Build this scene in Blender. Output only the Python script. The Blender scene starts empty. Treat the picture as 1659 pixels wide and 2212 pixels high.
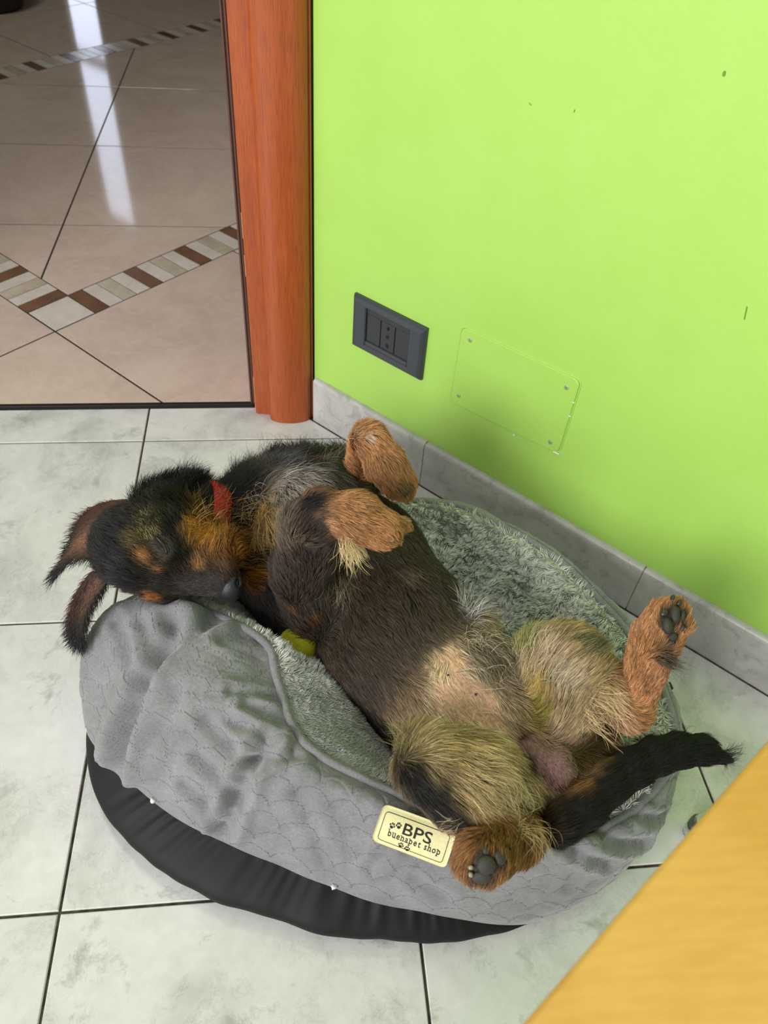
import bpy, bmesh, math, random
import numpy as np
from mathutils import Vector, Matrix, kdtree
from mathutils.bvhtree import BVHTree

# ------------------------------------------------------------------ camera, world, lights, exposure
random.seed(7); RNG = np.random.default_rng(7)
S = bpy.context.scene
IMG_W, IMG_H = 1659, 2212
FOC = 1677.606
PITCH, ROLL, YAW, CAM_Z = 0.80215019, 0.08773359, 0.15823781, 0.79511168
FW = np.array([math.sin(YAW)*math.cos(PITCH), math.cos(YAW)*math.cos(PITCH), -math.sin(PITCH)])
_r = np.cross(FW, [0, 0, 1]); _r /= np.linalg.norm(_r); _u = np.cross(_r, FW)
RT = math.cos(ROLL)*_r + math.sin(ROLL)*_u
UP = -math.sin(ROLL)*_r + math.cos(ROLL)*_u
EYE = np.array([0, 0, CAM_Z]); TOW = -FW
cam = bpy.data.cameras.new('camera'); cam_ob = bpy.data.objects.new('camera', cam)
S.collection.objects.link(cam_ob); S.camera = cam_ob
cam_ob.matrix_world = Matrix(((RT[0], UP[0], -FW[0], EYE[0]), (RT[1], UP[1], -FW[1], EYE[1]), (RT[2], UP[2], -FW[2], EYE[2]), (0, 0, 0, 1)))
cam.sensor_fit = 'VERTICAL'; cam.sensor_height = 36.0; cam.lens = FOC/IMG_H*36.0
cam.clip_start = 0.02; cam.clip_end = 60
cam.dof.use_dof = True; cam.dof.focus_distance = 0.80; cam.dof.aperture_fstop = 9.0

world = bpy.data.worlds.new('world'); S.world = world; world.use_nodes = True
world.node_tree.nodes['Background'].inputs[0].default_value = (1.0, 0.985, 0.99, 1)
world.node_tree.nodes['Background'].inputs[1].default_value = 0.72

def area_light(name, loc, target, sx, sy, power, col):
    l = bpy.data.lights.new(name, 'AREA'); l.shape = 'RECTANGLE'; l.size = sx; l.size_y = sy; l.energy = power; l.color = col
    o = bpy.data.objects.new(name, l); S.collection.objects.link(o); o.location = loc
    o.rotation_euler = (Vector(target)-Vector(loc)).to_track_quat('-Z', 'Y').to_euler(); return o
area_light('window_daylight', (-2.3, -1.7, 1.65), (0.1, 0.55, 0.1), 1.5, 1.5, 110, (1.0, 0.975, 0.95))
area_light('hall_fill_light', (-0.8, 1.75, 2.66), (-0.8, 1.75, 0), 0.5, 0.5, 15, (1.0, 0.95, 0.93))  # unseen fill light added to brighten the hall floor

S.view_settings.view_transform = 'Standard'; S.view_settings.look = 'None'
S.view_settings.gamma = 1.0; S.view_settings.use_curve_mapping = False
S.view_settings.exposure = 0.0

# ------------------------------------------------------------------ helpers
COL = S.collection
def at(px, py, z):
    """Point of the world at height z that the photograph shows at (px, py)."""
    d = FW + (px-IMG_W/2)/FOC*RT - (py-IMG_H/2)/FOC*UP
    t = (z-EYE[2])/d[2]
    return EYE + t*d
def ray_dir(px, py):
    d = FW + (px-IMG_W/2)/FOC*RT - (py-IMG_H/2)/FOC*UP
    return d/np.linalg.norm(d)
WN = np.array([1, 1, 0])/math.sqrt(2); WS = np.array([1, -1, 0])/math.sqrt(2)
WALL_C = 0.7108; BASE_C = 0.7018
def on_wall(px, py, c=WALL_C):
    d = ray_dir(px, py); t = (c-EYE@WN)/(d@WN); P = EYE+t*d
    return float(P@WS), float(P[2])
def wall_pt(s, z, out=0.0, c=WALL_C):
    return WN*(c-out) + WS*s + np.array([0, 0, z])
def nrm(v):
    v = np.asarray(v, float); return v/np.linalg.norm(v)
def lin(r, g, b):
    return tuple(((c/255)/12.92 if c/255 <= .04045 else ((c/255+.055)/1.055)**2.4) for c in (r, g, b))

def link(name, me, m=None, parent=None, kind=None, label=None):
    o = bpy.data.objects.new(name, me); COL.objects.link(o)
    if m is not None: me.materials.append(m)
    if parent is not None:
        o.parent = parent
        W = Matrix.Identity(4); q = parent
        o.matrix_parent_inverse = world_inv(parent)
    if kind: o['kind'] = kind
    if label: o['label'] = label
    return o
_WM = {}
def world_inv(p):
    return _WM[p.name].inverted() if p.name in _WM else Matrix.Identity(4)
def thing(name, label, cat, loc=(0, 0, 0), group=None):
    o = bpy.data.objects.new(name, None); COL.objects.link(o); o.location = loc; o.empty_display_size = .05
    _WM[o.name] = Matrix.Translation(Vector(loc))
    o['label'] = label; o['category'] = cat
    if group: o['group'] = group
    return o
def structure(name):
    o = bpy.data.objects.new(name, None); COL.objects.link(o); o['kind'] = 'structure'; o.empty_display_size = .05
    return o
def mesh(name, V, F, smooth=False):
    me = bpy.data.meshes.new(name); me.from_pydata([tuple(map(float, v)) for v in V], [], [tuple(f) for f in F]); me.update()
    if smooth: me.polygons.foreach_set('use_smooth', [True]*len(me.polygons))
    return me
def np_mesh(name, V, Q, smooth=True):
    """quads Q (n,4) as numpy -> mesh, fast"""
    me = bpy.data.meshes.new(name); V = np.asarray(V, np.float32); Q = np.asarray(Q, np.int32); k = Q.shape[1]
    me.vertices.add(len(V)); me.vertices.foreach_set('co', V.ravel())
    me.loops.add(Q.size); me.loops.foreach_set('vertex_index', Q.ravel())
    me.polygons.add(len(Q)); me.polygons.foreach_set('loop_start', np.arange(0, Q.size, k, dtype=np.int32))
    me.polygons.foreach_set('use_smooth', np.full(len(Q), smooth)); me.update(calc_edges=True); me.validate()
    return me
def bm_mesh(name, bm, smooth=False):
    me = bpy.data.meshes.new(name); bmesh.ops.recalc_face_normals(bm, faces=bm.faces[:]); bm.to_mesh(me); bm.free()
    if smooth: me.polygons.foreach_set('use_smooth', [True]*len(me.polygons))
    return me
def box_bm(bm, c, ax, ay, az, hx, hy, hz, bev=0.0, seg=2):
    """box with centre c, unit axes, half sizes"""
    c, ax, ay, az = map(np.asarray, (c, ax, ay, az)); vs = []
    for k in (-1, 1):
        for j in (-1, 1):
            for i in (-1, 1): vs.append(bm.verts.new(tuple(c+ax*hx*i+ay*hy*j+az*hz*k)))
    fs = [bm.faces.new([vs[i] for i in f]) for f in ((0, 2, 3, 1), (4, 5, 7, 6), (0, 1, 5, 4), (2, 6, 7, 3), (0, 4, 6, 2), (1, 3, 7, 5))]
    if bev:
        es = list({e for f in fs for e in f.edges})
        bmesh.ops.bevel(bm, geom=es, offset=bev, segments=seg, affect='EDGES', profile=.6)
    return bm
def prism_bm(bm, poly, z0, z1, bev=0.0, drop=None):
    """vertical prism over a convex polygon (counter-clockwise), its upper edge eased inwards by bev"""
    n = len(poly); poly = np.asarray(poly, float); c = poly.mean(0)
    rings = [(poly, z0), (poly, z1-(bev if drop is None else drop))]
    if bev: rings.append((inset(poly, bev), z1))
    vs = [[bm.verts.new((p[0], p[1], z)) for p in P] for P, z in rings]
    for a, b in zip(vs[:-1], vs[1:]):
        for i in range(n): bm.faces.new((a[i], a[(i+1) % n], b[(i+1) % n], b[i]))
    bm.faces.new(vs[-1]); bm.faces.new(vs[0][::-1]); return bm
def inset(poly, d):
    n = len(poly); out = []
    for i in range(n):
        a, b, c = poly[i-1], poly[i], poly[(i+1) % n]
        u = (b-a)/np.linalg.norm(b-a); v = (c-b)/np.linalg.norm(c-b)
        nu = np.array([-u[1], u[0]]); nv = np.array([-v[1], v[0]])
        k = 1+nu@nv
        out.append(b+(nu+nv)/max(k, .2)*d)
    return np.array(out)
def clip(poly, n, c):
    """keep the part of polygon with p.n <= c"""
    out = []; m = len(poly)
    for i in range(m):
        a, b = np.asarray(poly[i], float), np.asarray(poly[(i+1) % m], float); da, db = a@n-c, b@n-c
        if da <= 0: out.append(a)
        if da*db < 0: out.append(a+(b-a)*da/(da-db))
    return out
def clean_poly(poly):
    out = []
    for q in poly:
        if not out or np.linalg.norm(q-out[-1]) > 1e-4: out.append(q)
    if len(out) > 1 and np.linalg.norm(out[0]-out[-1]) < 1e-4: out.pop()
    return out
def area2(poly):
    p = np.asarray(poly); return .5*abs(np.dot(p[:, 0], np.roll(p[:, 1], -1))-np.dot(p[:, 1], np.roll(p[:, 0], -1))) if len(p) > 2 else 0
def tube(pts, rad, seg=10, closed=False, caps=True):
    pts = np.asarray(pts, float); n = len(pts); rad = np.broadcast_to(rad, (n,))
    T = np.gradient(pts, axis=0) if not closed else (np.roll(pts, -1, 0)-np.roll(pts, 1, 0))
    T /= np.linalg.norm(T, axis=1)[:, None]
    a = np.array([0, 0, 1.]) if abs(T[0, 2]) < .9 else np.array([1., 0, 0]); V = []
    for i in range(n):
        a = a-T[i]*(a@T[i]); a /= np.linalg.norm(a); b = np.cross(T[i], a)
        for k in range(seg):
            th = 2*math.pi*k/seg; V.append(pts[i]+rad[i]*(a*math.cos(th)+b*math.sin(th)))
    F = []; m = n if closed else n-1
    for i in range(m):
        for k in range(seg):
            j = (i+1) % n; F.append((i*seg+k, i*seg+(k+1) % seg, j*seg+(k+1) % seg, j*seg+k))
    if caps and not closed: F += [tuple(range(seg))[::-1], tuple(range((n-1)*seg, n*seg))]
    return V, F
def catmull(P, m, closed=False):
    P = np.asarray(P, float); n = len(P); out = []
    segs = n if closed else n-1
    for i in range(segs):
        p0 = P[(i-1) % n] if closed or i > 0 else P[0]; p1 = P[i]; p2 = P[(i+1) % n]
        p3 = P[(i+2) % n] if closed or i+2 < n else P[-1]
        for t in np.arange(m)/m:
            out.append(.5*((2*p1)+(-p0+p2)*t+(2*p0-5*p1+4*p2-p3)*t*t+(-p0+3*p1-3*p2+p3)*t**3))
    if not closed: out.append(P[-1])
    return np.array(out)
def wob(P, f, seed=0, oct=3):
    """smooth pseudo noise in -1..1 at points P (n,3)"""
    r = np.random.default_rng(seed); P = np.asarray(P, float); v = np.zeros(len(P)); a = 1.; tot = 0
    for o in range(oct):
        for k in range(3):
            d = r.normal(size=3); d /= np.linalg.norm(d); d2 = r.normal(size=3); ph = r.uniform(0, 6.28, 2)
            v += a/3*np.sin(P@d*f*6.28+ph[0]+1.7*np.sin(P@d2*f*4.1+ph[1]))
        tot += a*.75; a *= .5; f *= 2.1
    return v/tot

# ------------------------------------------------------------------ materials
class NT:
    def __init__(s, name):
        s.m = bpy.data.materials.new(name); s.m.use_nodes = True; s.t = s.m.node_tree; s.n = s.t.nodes; s.b = s.n['Principled BSDF']
    def node(s, t, **kw):
        n = s.n.new(t)
        for k, v in kw.items():
            if k.startswith('i_'): n.inputs[k[2:].replace('_', ' ')].default_value = v
            else: setattr(n, k, v)
        return n
    def l(s, a, b): s.t.links.new(a, b)
    def coord(s, scale=(1, 1, 1), rnd=0.0, rot=(0, 0, 0)):
        tc = s.node('ShaderNodeTexCoord'); mp = s.node('ShaderNodeMapping'); mp.inputs['Scale'].default_value = scale; mp.inputs['Rotation'].default_value = rot
        if rnd:
            oi = s.node('ShaderNodeObjectInfo'); mu = s.node('ShaderNodeVectorMath', operation='SCALE'); cb = s.node('ShaderNodeCombineXYZ')
            s.l(oi.outputs['Random'], cb.inputs[0]); s.l(oi.outputs['Random'], cb.inputs[1]); s.l(oi.outputs['Random'], cb.inputs[2])
            s.l(cb.outputs[0], mu.inputs[0]); mu.inputs['Scale'].default_value = rnd
            ad = s.node('ShaderNodeVectorMath', operation='ADD'); s.l(tc.outputs['Object'], ad.inputs[0]); s.l(mu.outputs[0], ad.inputs[1]); s.l(ad.outputs[0], mp.inputs[0])
        else: s.l(tc.outputs['Object'], mp.inputs[0])
        return mp.outputs[0]
    def noise(s, vec, scale, detail=4, rough=.55, dist=0.):
        n = s.node('ShaderNodeTexNoise'); s.l(vec, n.inputs['Vector']); n.inputs['Scale'].default_value = scale; n.inputs['Detail'].default_value = detail
        n.inputs['Roughness'].default_value = rough; n.inputs['Distortion'].default_value = dist; return n.outputs['Fac']
    def ramp(s, fac, stops):
        r = s.node('ShaderNodeValToRGB'); s.l(fac, r.inputs[0]); e = r.color_ramp.elements
        while len(e) < len(stops): e.new(.5)
        for k, (p, c) in zip(e, stops): k.position = p; k.color = (*c, 1) if len(c) == 3 else c
        return r.outputs[0]
    def mix(s, f, a, b, mode='MIX'):
        m = s.node('ShaderNodeMix', data_type='RGBA', blend_type=mode)
        for v, i in ((f, 0), (a, 6), (b, 7)):
            if hasattr(v, 'is_output'): s.l(v, m.inputs[i])
            else: m.inputs[i].default_value = v if i == 0 else (*v, 1)
        return m.outputs[2]
    def bump(s, h, strength=.2, dist=.001):
        b = s.node('ShaderNodeBump'); s.l(h, b.inputs['Height']); b.inputs['Strength'].default_value = strength; b.inputs['Distance'].default_value = dist
        s.l(b.outputs[0], s.b.inputs['Normal']); return b
    def set(s, **kw):
        for k, v in kw.items():
            i = s.b.inputs[k.replace('_', ' ')]
            if hasattr(v, 'is_output'): s.l(v, i)
            else: i.default_value = (*v, 1) if isinstance(v, tuple) and len(v) == 3 else v
        return s
def plain(name, col, rough=.5, metal=0., grain=0.0, gscale=200):
    t = NT(name); c = t.coord(); n = t.noise(c, gscale, 3)
    t.set(Base_Color=t.mix(n, tuple(x*(1-grain) for x in col), tuple(min(1, x*(1+grain)) for x in col)), Roughness=rough, Metallic=metal); return t
M = {}
# white kitchen tile with grey clouds
t = NT('marbled_tile'); c = t.coord(rnd=23.0)
n1 = t.noise(c, 7, 6, .62, .6); n2 = t.noise(c, 17, 11, .76, .35); n3 = t.noise(c, 60, 5, .6, .5)
a = t.ramp(n1, [(.30, lin(172, 174, 170)), (.50, lin(214, 215, 212)), (.75, lin(226, 226, 225))])
vein = t.ramp(n2, [(.40, (.0, .0, .0)), (.488, (.0, .0, .0)), (.50, (1, 1, 1)), (.512, (0, 0, 0))])
blot = t.ramp(n2, [(.33, (1, 1, 1)), (.45, (0, 0, 0))])
col = t.mix(t.ramp(n3, [(.35, (0, 0, 0)), (.7, (.5, .5, .5))]), a, lin(198, 199, 196))
mk = t.node('ShaderNodeMath', operation='MULTIPLY'); t.l(vein, mk.inputs[0]); t.l(t.ramp(n1, [(.36, (.75, .75, .75)), (.56, (.06, .06, .06))]), mk.inputs[1])
col = t.mix(mk.outputs[0], col, lin(150, 152, 148))
mk2 = t.node('ShaderNodeMath', operation='MULTIPLY'); t.l(blot, mk2.inputs[0]); mk2.inputs[1].default_value = .8
col = t.mix(mk2.outputs[0], col, lin(158, 160, 155))
t.set(Base_Color=col, Roughness=.30); t.bump(n3, .06, .001); M['tile'] = t.m
# skirting tile, the same family, greyer
t = NT('skirting_tile'); c = t.coord(rnd=31.0); n1 = t.noise(c, 14, 6, .6, .8); n2 = t.noise(c, 40, 7, .65, 1.5)
col = t.ramp(n1, [(.35, lin(178, 177, 174)), (.6, lin(200, 199, 196))])
col = t.mix(t.ramp(n2, [(.34, (.45, .45, .45)), (.47, (0, 0, 0))]), col, lin(136, 136, 132))
t.set(Base_Color=col, Roughness=.3); M['skirt'] = t.m
t = NT('grout'); c = t.coord(); n = t.noise(c, 90, 4); t.set(Base_Color=t.ramp(n, [(.35, lin(44, 38, 33)), (.7, lin(92, 84, 74))]), Roughness=.9); M['grout'] = t.m
M['grout_dark'] = plain('hall_grout', lin(30, 25, 24), .8, grain=.3).m
# beige polished hall tiles
def hall_tile(name, c0, c1, rough=.07):
    t = NT(name); c = t.coord((1, 1, 1), 17.0); n = t.noise(c, 5, 6, .6, 2.0); n2 = t.noise(c, 22, 5, .6, 3.0)
    col = t.ramp(n, [(.35, c0), (.65, c1)]); col = t.mix(t.ramp(n2, [(.45, (0, 0, 0)), (.62, (.35, .35, .35))]), col, tuple(min(1, x*1.12) for x in c1))
    t.set(Base_Color=col, Roughness=rough); return t.m
M['hall'] = hall_tile('beige_polished_tile', lin(196, 176, 162), lin(208, 190, 176))
M['mos_brown'] = hall_tile('brown_mosaic', lin(98, 70, 53), lin(124, 92, 70), .2)
M['mos_light'] = hall_tile('pale_mosaic', lin(196, 186, 174), lin(212, 204, 194), .2)
M['mos_mid'] = hall_tile('sand_mosaic', lin(172, 160, 140), lin(194, 182, 162), .2)
# green painted wall
t = NT('green_paint'); c = t.coord(); n = t.noise(c, 9, 5, .6); n2 = t.noise(c, 130, 4, .6); n3 = t.noise(c, 24, 3, .5)
col = t.ramp(n, [(.3, lin(168, 213, 94)), (.7, lin(173, 218, 102))])
t.set(Base_Color=col, Roughness=.5)
ad = t.node('ShaderNodeMath', operation='ADD'); t.l(n2, ad.inputs[0]); ml = t.node('ShaderNodeMath', operation='MULTIPLY'); t.l(n3, ml.inputs[0]); ml.inputs[1].default_value = 2.5; t.l(ml.outputs[0], ad.inputs[1])
t.bump(ad.outputs[0], .22, .0012); M['green'] = t.m
M['scuff'] = plain('wall_scuff', lin(116, 158, 56), .7).m
M['plaster'] = plain('bare_plaster', lin(225, 222, 205), .8).m
M['hallwall'] = plain('hall_wall_paint', lin(88, 70, 58), .7, grain=.05).m
M['ceil'] = plain('white_ceiling', lin(236, 236, 232), .8).m
# orange-red wood
def wood(name, c0, c1, c2, rot=(0, 0, 0), rough=.35, sc=(60, 60, 3)):
    t = NT(name); c = t.coord(sc, 0, rot); n = t.noise(c, 1.6, 6, .65, .4); c2_ = t.coord((8, 8, 5)); nb = t.noise(c2_, 1.2, 4, .6, .8)
    cf = t.coord((900, 900, 40)); nf = t.noise(cf, 1, 3, .6)
    col = t.ramp(n, [(.3, c0), (.55, c1), (.75, c2)]); col = t.mix(t.ramp(nb, [(.35, (.45, .45, .45)), (.6, (0, 0, 0))]), col, c0)
    col = t.mix(t.ramp(nf, [(.36, (.45, .45, .45)), (.52, (0, 0, 0))]), col, tuple(x*.5 for x in c0))
    t.set(Base_Color=col, Roughness=rough); return t.m
M['redwood'] = wood('cherry_veneer', lin(158, 74, 34), lin(172, 85, 41), lin(184, 97, 52))
M['rawwood'] = plain('chipped_wood', lin(214, 158, 110), .8, grain=.2).m
M['seal'] = plain('brown_rubber', lin(92, 66, 58), .5, grain=.1).m
t = NT('beech_seat'); c = t.coord((7, 7, 7), 0, (0, 0, .6)); n = t.noise(c, 1.3, 4, .5, .6)
cf = t.coord((40, 260, 40), 0, (0, 0, .35)); nf = t.noise(cf, 1, 3, .6)
col = t.ramp(n, [(.32, lin(214, 156, 74)), (.66, lin(230, 180, 98))]); col = t.mix(t.ramp(nf, [(.4, (.18, .18, .18)), (.6, (0, 0, 0))]), col, lin(190, 130, 48))
t.set(Base_Color=col, Roughness=.4); M['beech'] = t.m
M['edge'] = plain('dark_seat_edge', lin(96, 70, 40), .5).m
M['chrome'] = plain('chrome', (.75, .76, .75), .15, 1.0).m
M['rubber'] = plain('black_rubber', lin(28, 28, 28), .6).m
M['anthracite'] = plain('anthracite_plastic', lin(62, 66, 72), .38, grain=.06, gscale=900).m
M['anth_dark'] = plain('anthracite_module', lin(50, 53, 58), .42).m
M['hole'] = plain('socket_hole', lin(10, 10, 11), .6).m
M['screw'] = plain('painted_screw', lin(176, 190, 150), .4, .4).m
M['metaldark'] = plain('threshold_metal', lin(58, 48, 42), .35, .5).m
M['pot'] = plain('dark_brown_glaze', lin(38, 26, 22), .7, grain=.1).m
# bed fabrics
def velvet(name, c0, c1):
    t = NT(name); c = t.coord(); n = t.noise(c, 420, 3, .7); n2 = t.noise(c, 26, 4, .6); cs = t.coord((300, 300, 1100)); n3 = t.noise(cs, 1, 2, .6)
    col = t.ramp(n2, [(.3, c0), (.7, c1)]); col = t.mix(t.ramp(n3, [(.38, (.35, .35, .35)), (.6, (0, 0, 0))]), col, tuple(x*.6 for x in c0))
    t.set(Base_Color=col, Roughness=.9, Sheen_Weight=.35, Sheen_Roughness=.45)
    ad = t.node('ShaderNodeMath', operation='ADD'); t.l(n, ad.inputs[0]); t.l(n3, ad.inputs[1]); t.bump(ad.outputs[0], .5, .0009); return t.m
M['velvet'] = velvet('grey_quilted_velvet', lin(122, 122, 126), lin(143, 143, 147))
M['lining'] = velvet('fleece_backing', lin(140, 144, 136), lin(156, 160, 150))
t = NT('black_nylon'); c = t.coord(); n = t.noise(c, 60, 4, .6); t.set(Base_Color=lin(19, 20, 22), Roughness=.62, Specular_IOR_Level=.28); t.bump(n, .15, .001); M['nylon'] = t.m
M['stitch'] = plain('stitch_thread', lin(112, 113, 115), .8).m
M['lint'] = plain('white_lint', lin(222, 222, 220), .9).m
t = NT('label_cloth'); c = t.coord((1, 1, 1)); n = t.noise(c, 700, 2); t.set(Base_Color=t.ramp(n, [(.3, lin(222, 216, 158)), (.7, lin(234, 229, 176))]), Roughness=.45, Sheen_Weight=.2); M['label'] = t.m
M['ink'] = plain('black_thread_print', lin(20, 20, 20), .7).m
M['ball'] = plain('yellow_felt', lin(168, 168, 24), .9, grain=.25, gscale=300).m
t = NT('red_webbing'); c = t.coord((900, 900, 900)); n = t.noise(c, 1, 2); t.set(Base_Color=t.ramp(n, [(.3, lin(168, 8, 22)), (.7, lin(204, 18, 36))]), Roughness=.6); t.bump(n, .4, .0005); M['collar'] = t.m
t = NT('dog_skin'); at_ = t.node('ShaderNodeAttribute', attribute_name='skin'); c = t.coord(); n = t.noise(c, 300, 4, .7)
t.set(Base_Color=t.mix(t.ramp(n, [(.3, (.5, .5, .5)), (.65, (0, 0, 0))]), at_.outputs['Color'], (.0, .0, .0)), Roughness=.75); t.bump(n, .4, .001); M['skin'] = t.m
t = NT('nose_leather'); c = t.coord(); v = t.node('ShaderNodeTexVoronoi'); t.l(c, v.inputs['Vector']); v.inputs['Scale'].default_value = 1100
t.set(Base_Color=lin(34, 35, 38), Roughness=.42); t.bump(v.outputs['Distance'], .5, .0004); M['nose'] = t.m
t = NT('pad_leather'); c = t.coord(); v = t.node('ShaderNodeTexVoronoi'); t.l(c, v.inputs['Vector']); v.inputs['Scale'].default_value = 900
t.set(Base_Color=lin(52, 49, 44), Roughness=.62); t.bump(v.outputs['Distance'], .6, .0005); M['pad'] = t.m
M['claw'] = plain('horn_claw', lin(48, 44, 40), .35).m
M['clawlight'] = plain('pale_claw', lin(150, 140, 120), .35).m
M['dark'] = plain('eyelid_dark', lin(14, 12, 12), .4).m
def hair_mat(name, rough=.55, spec=.35, root=.55):
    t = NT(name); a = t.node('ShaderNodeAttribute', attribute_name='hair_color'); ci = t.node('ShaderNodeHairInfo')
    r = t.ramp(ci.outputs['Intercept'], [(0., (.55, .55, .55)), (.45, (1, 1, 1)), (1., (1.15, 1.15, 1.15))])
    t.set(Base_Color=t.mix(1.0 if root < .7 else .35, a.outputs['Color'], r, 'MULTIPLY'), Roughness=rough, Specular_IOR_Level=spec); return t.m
M['fur'] = hair_mat('fur_strands'); M['pile'] = hair_mat('fleece_strands', .9, .1, .9)

# ------------------------------------------------------------------ the room
floor = structure('floor')
bm = bmesh.new(); prism_bm(bm, clean_poly(clip([np.array(q) for q in ((-2.6, -2.2), (2.4, -2.2), (2.4, 1.002), (-2.6, 1.002))], WN[:2], WALL_C+.05)), -.06, -.0022)
link('grout_bed', bm_mesh('grout_bed', bm), M['grout'], floor)
TW, X0, Y0 = .333, -.2304, .9217
for i in range(-6, 7):
    for j in range(-1, 9):
        x0, y1 = X0+i*TW, Y0-(j-1)*TW; x1, y0 = x0+TW, y1-TW; g = .0014
        y1c = min(y1-g, 1.0)
        if y1c-y0 < .01: continue
        P = [np.array(q) for q in ((x0+g, y0+g), (x1-g, y0+g), (x1-g, y1c), (x0+g, y1c))]
        P = clean_poly(clip(P, WN[:2], BASE_C-.0015))
        if len(P) < 3 or area2(P) < 2e-4: continue
        bm = bmesh.new(); prism_bm(bm, P, -.006, random.uniform(-.0002, .0002), .0009, .0007)
        link('tile', bm_mesh('tile', bm), M['tile'], floor)

hall = structure('hall_floor')
HX0, HX1, HY1 = -2.3, 1.6, 6.7
bm = bmesh.new(); prism_bm(bm, [np.array(q) for q in ((HX0, 1.004), (HX1, 1.004), (HX1, HY1), (HX0, HY1))], -.06, -.0007)
link('grout_bed', bm_mesh('grout_bed', bm), M['grout_dark'], hall)
D2 = math.sqrt(2); NU = np.array([-1, 1])/D2; NV = np.array([1, 1])/D2      # NU: y-x, NV: x+y
A0, A1 = 1.634/D2, 1.753/D2          # right strip (across NU)
B0, B1 = .803/D2, .922/D2            # left strip (across NV)
E0, E1 = 3.286/D2, 3.405/D2          # second border
def hall_piece(name, P, m, g=.0017, z=0.0):
    P = [np.asarray(q, float) for q in P]
    P = clip(P, np.array([0, -1.]), -1.0145)
    for n, c in ((np.array([0, 1.]), HY1-.02), (np.array([1., 0]), HX1-.02), (np.array([-1., 0]), -HX0-.02)): P = clip(P, n, c) if P else P
    P = clean_poly(P) if P else P
    if len(P) < 3 or area2(P) < 3e-4: return
    q = np.array(P)
    if np.dot(q[:, 0], np.roll(q[:, 1], -1))-np.dot(q[:, 1], np.roll(q[:, 0], -1)) < 0: P = P[::-1]
    P = inset(np.array(P), g); bm = bmesh.new(); prism_bm(bm, P, -.005, z, .0003)
    link(name, bm_mesh(name, bm), m, hall)
def uv(u, v): return NU*u+NV*v       # u across the right strip, v along it
def quad(u0, u1, v0, v1): return [uv(u0, v0), uv(u1, v0), uv(u1, v1), uv(u0, v1)]
MW = .0310
cyc = ['mos_brown', 'mos_light', 'mos_mid', 'mos_light']
hall_piece('border_tile', quad(A0, A1, B0, B1), M['mos_light'])
for k in range(22): hall_piece('mosaic_piece', quad(A0, A1, B1+k*MW, B1+(k+1)*MW), M[cyc[k % 4]], .0008)
for k in range(34): hall_piece('mosaic_piece', quad(A1+k*MW, min(A1+(k+1)*MW, E0), B0, B1), M[cyc[k % 4]], .0008)
for k in range(-36, 56): hall_piece('mosaic_piece', quad(E0, E1, .72+k*MW, .72+(k+1)*MW), M[cyc[(k+1) % 4]], .0008)
HT = .418
for i in range(-2, 5):               # tiles in front of the border, square to it
    hall_piece('tile', quad(A0-HT, A0, B0+i*HT, B0+(i+1)*HT), M['hall'])
    hall_piece('tile', quad(A0-2*HT, A0-HT, B0+i*HT, B0+(i+1)*HT), M['hall'])
for i in range(0, 5):
    for k in (1, 2, 3):
        if A0+i*HT < E0: hall_piece('tile', quad(A0+i*HT, min(A0+(i+1)*HT, E0), B0-k*HT, B0-(k-1)*HT), M['hall'])
for i in range(-4, 5):               # field between the borders, square to the room
    for j in range(-1, 5):
        x0 = -.475+i*HT; y0 = 1.617+(j-1)*HT
        P = [np.array(q) for q in ((x0, y0), (x0+HT, y0), (x0+HT, y0+HT), (x0, y0+HT))]
        P = clip(P, -NU, -A1)
        P = clip(P, NU, E0) if P else P
        P = clip(P, -NV, -B1) if P else P
        if P: hall_piece('tile', P, M['hall'])
for i in range(-3, 6):               # beyond the second border
    for j in range(0, 5):
        v0 = 1.992/D2+(i-2)*HT
        hall_piece('tile', quad(E1+j*HT, E1+(j+1)*HT, v0, v0+HT), M['hall'])

# green wall, its door wall, hall walls
def slab(name, bm, m, parent=None, kind='structure'): return link(name, bm_mesh(name, bm), m, parent, kind if parent is None else None)
def wall_box(bm, s0, s1, z0, z1, o0, o1, bev=0.):
    c = (wall_pt(s0, z0, o0)+wall_pt(s1, z1, o1))/2
    return box_bm(bm, c, WS, WN, np.array([0, 0, 1.]), abs(s1-s0)/2, abs(o1-o0)/2, abs(z1-z0)/2, bev)
bm = bmesh.new(); wall_box(bm, -.668, 2.2, -.05, 2.7, -.12, 0.)
wall_r = slab('wall_right', bm, M['green'])
for (a, b, w) in (((1608, 690), (1614, 662), .0012), ((1563, 165), (1566, 153), .0022), ((1240, 243), (1242, 236), .001), ((1148, 228), (1143, 222), .0008)):
    bm = bmesh.new(); (s0, z0), (s1, z1) = on_wall(*a), on_wall(*b); p, q = wall_pt(s0, z0, .0002), wall_pt(s1, z1, .0002)
    d = q-p; L = np.linalg.norm(d); d /= L; box_bm(bm, (p+q)/2, d, WN, np.cross(d, WN), L/2, .0002, w/2, w*.3, 1)
    link('scuff_mark', bm_mesh('scuff_mark', bm), M['scuff'], wall_r)
bm = bmesh.new()
box_bm(bm, (.058, 1.062, 1.35), (1, 0, 0), (0, 1, 0), (0, 0, 1), .112, .052, 1.38)
box_bm(bm, (-1.80, 1.055, 1.35), (1, 0, 0), (0, 1, 0), (0, 0, 1), .86, .055, 1.38)
box_bm(bm, (-.5, 1.055, 2.42), (1, 0, 0), (0, 1, 0), (0, 0, 1), .46, .055, .29)
slab('wall_back', bm, M['green'])
bm = bmesh.new()
for c, h in (((HX0, 4.0, 1.35), (.03, 3.1, 1.4)), ((HX1, 4.0, 1.35), (.03, 3.1, 1.4)), ((1.0, 1.14, 1.35), (.9, .03, 1.4))):
    box_bm(bm, c, (1, 0, 0), (0, 1, 0), (0, 0, 1), *h)
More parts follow.
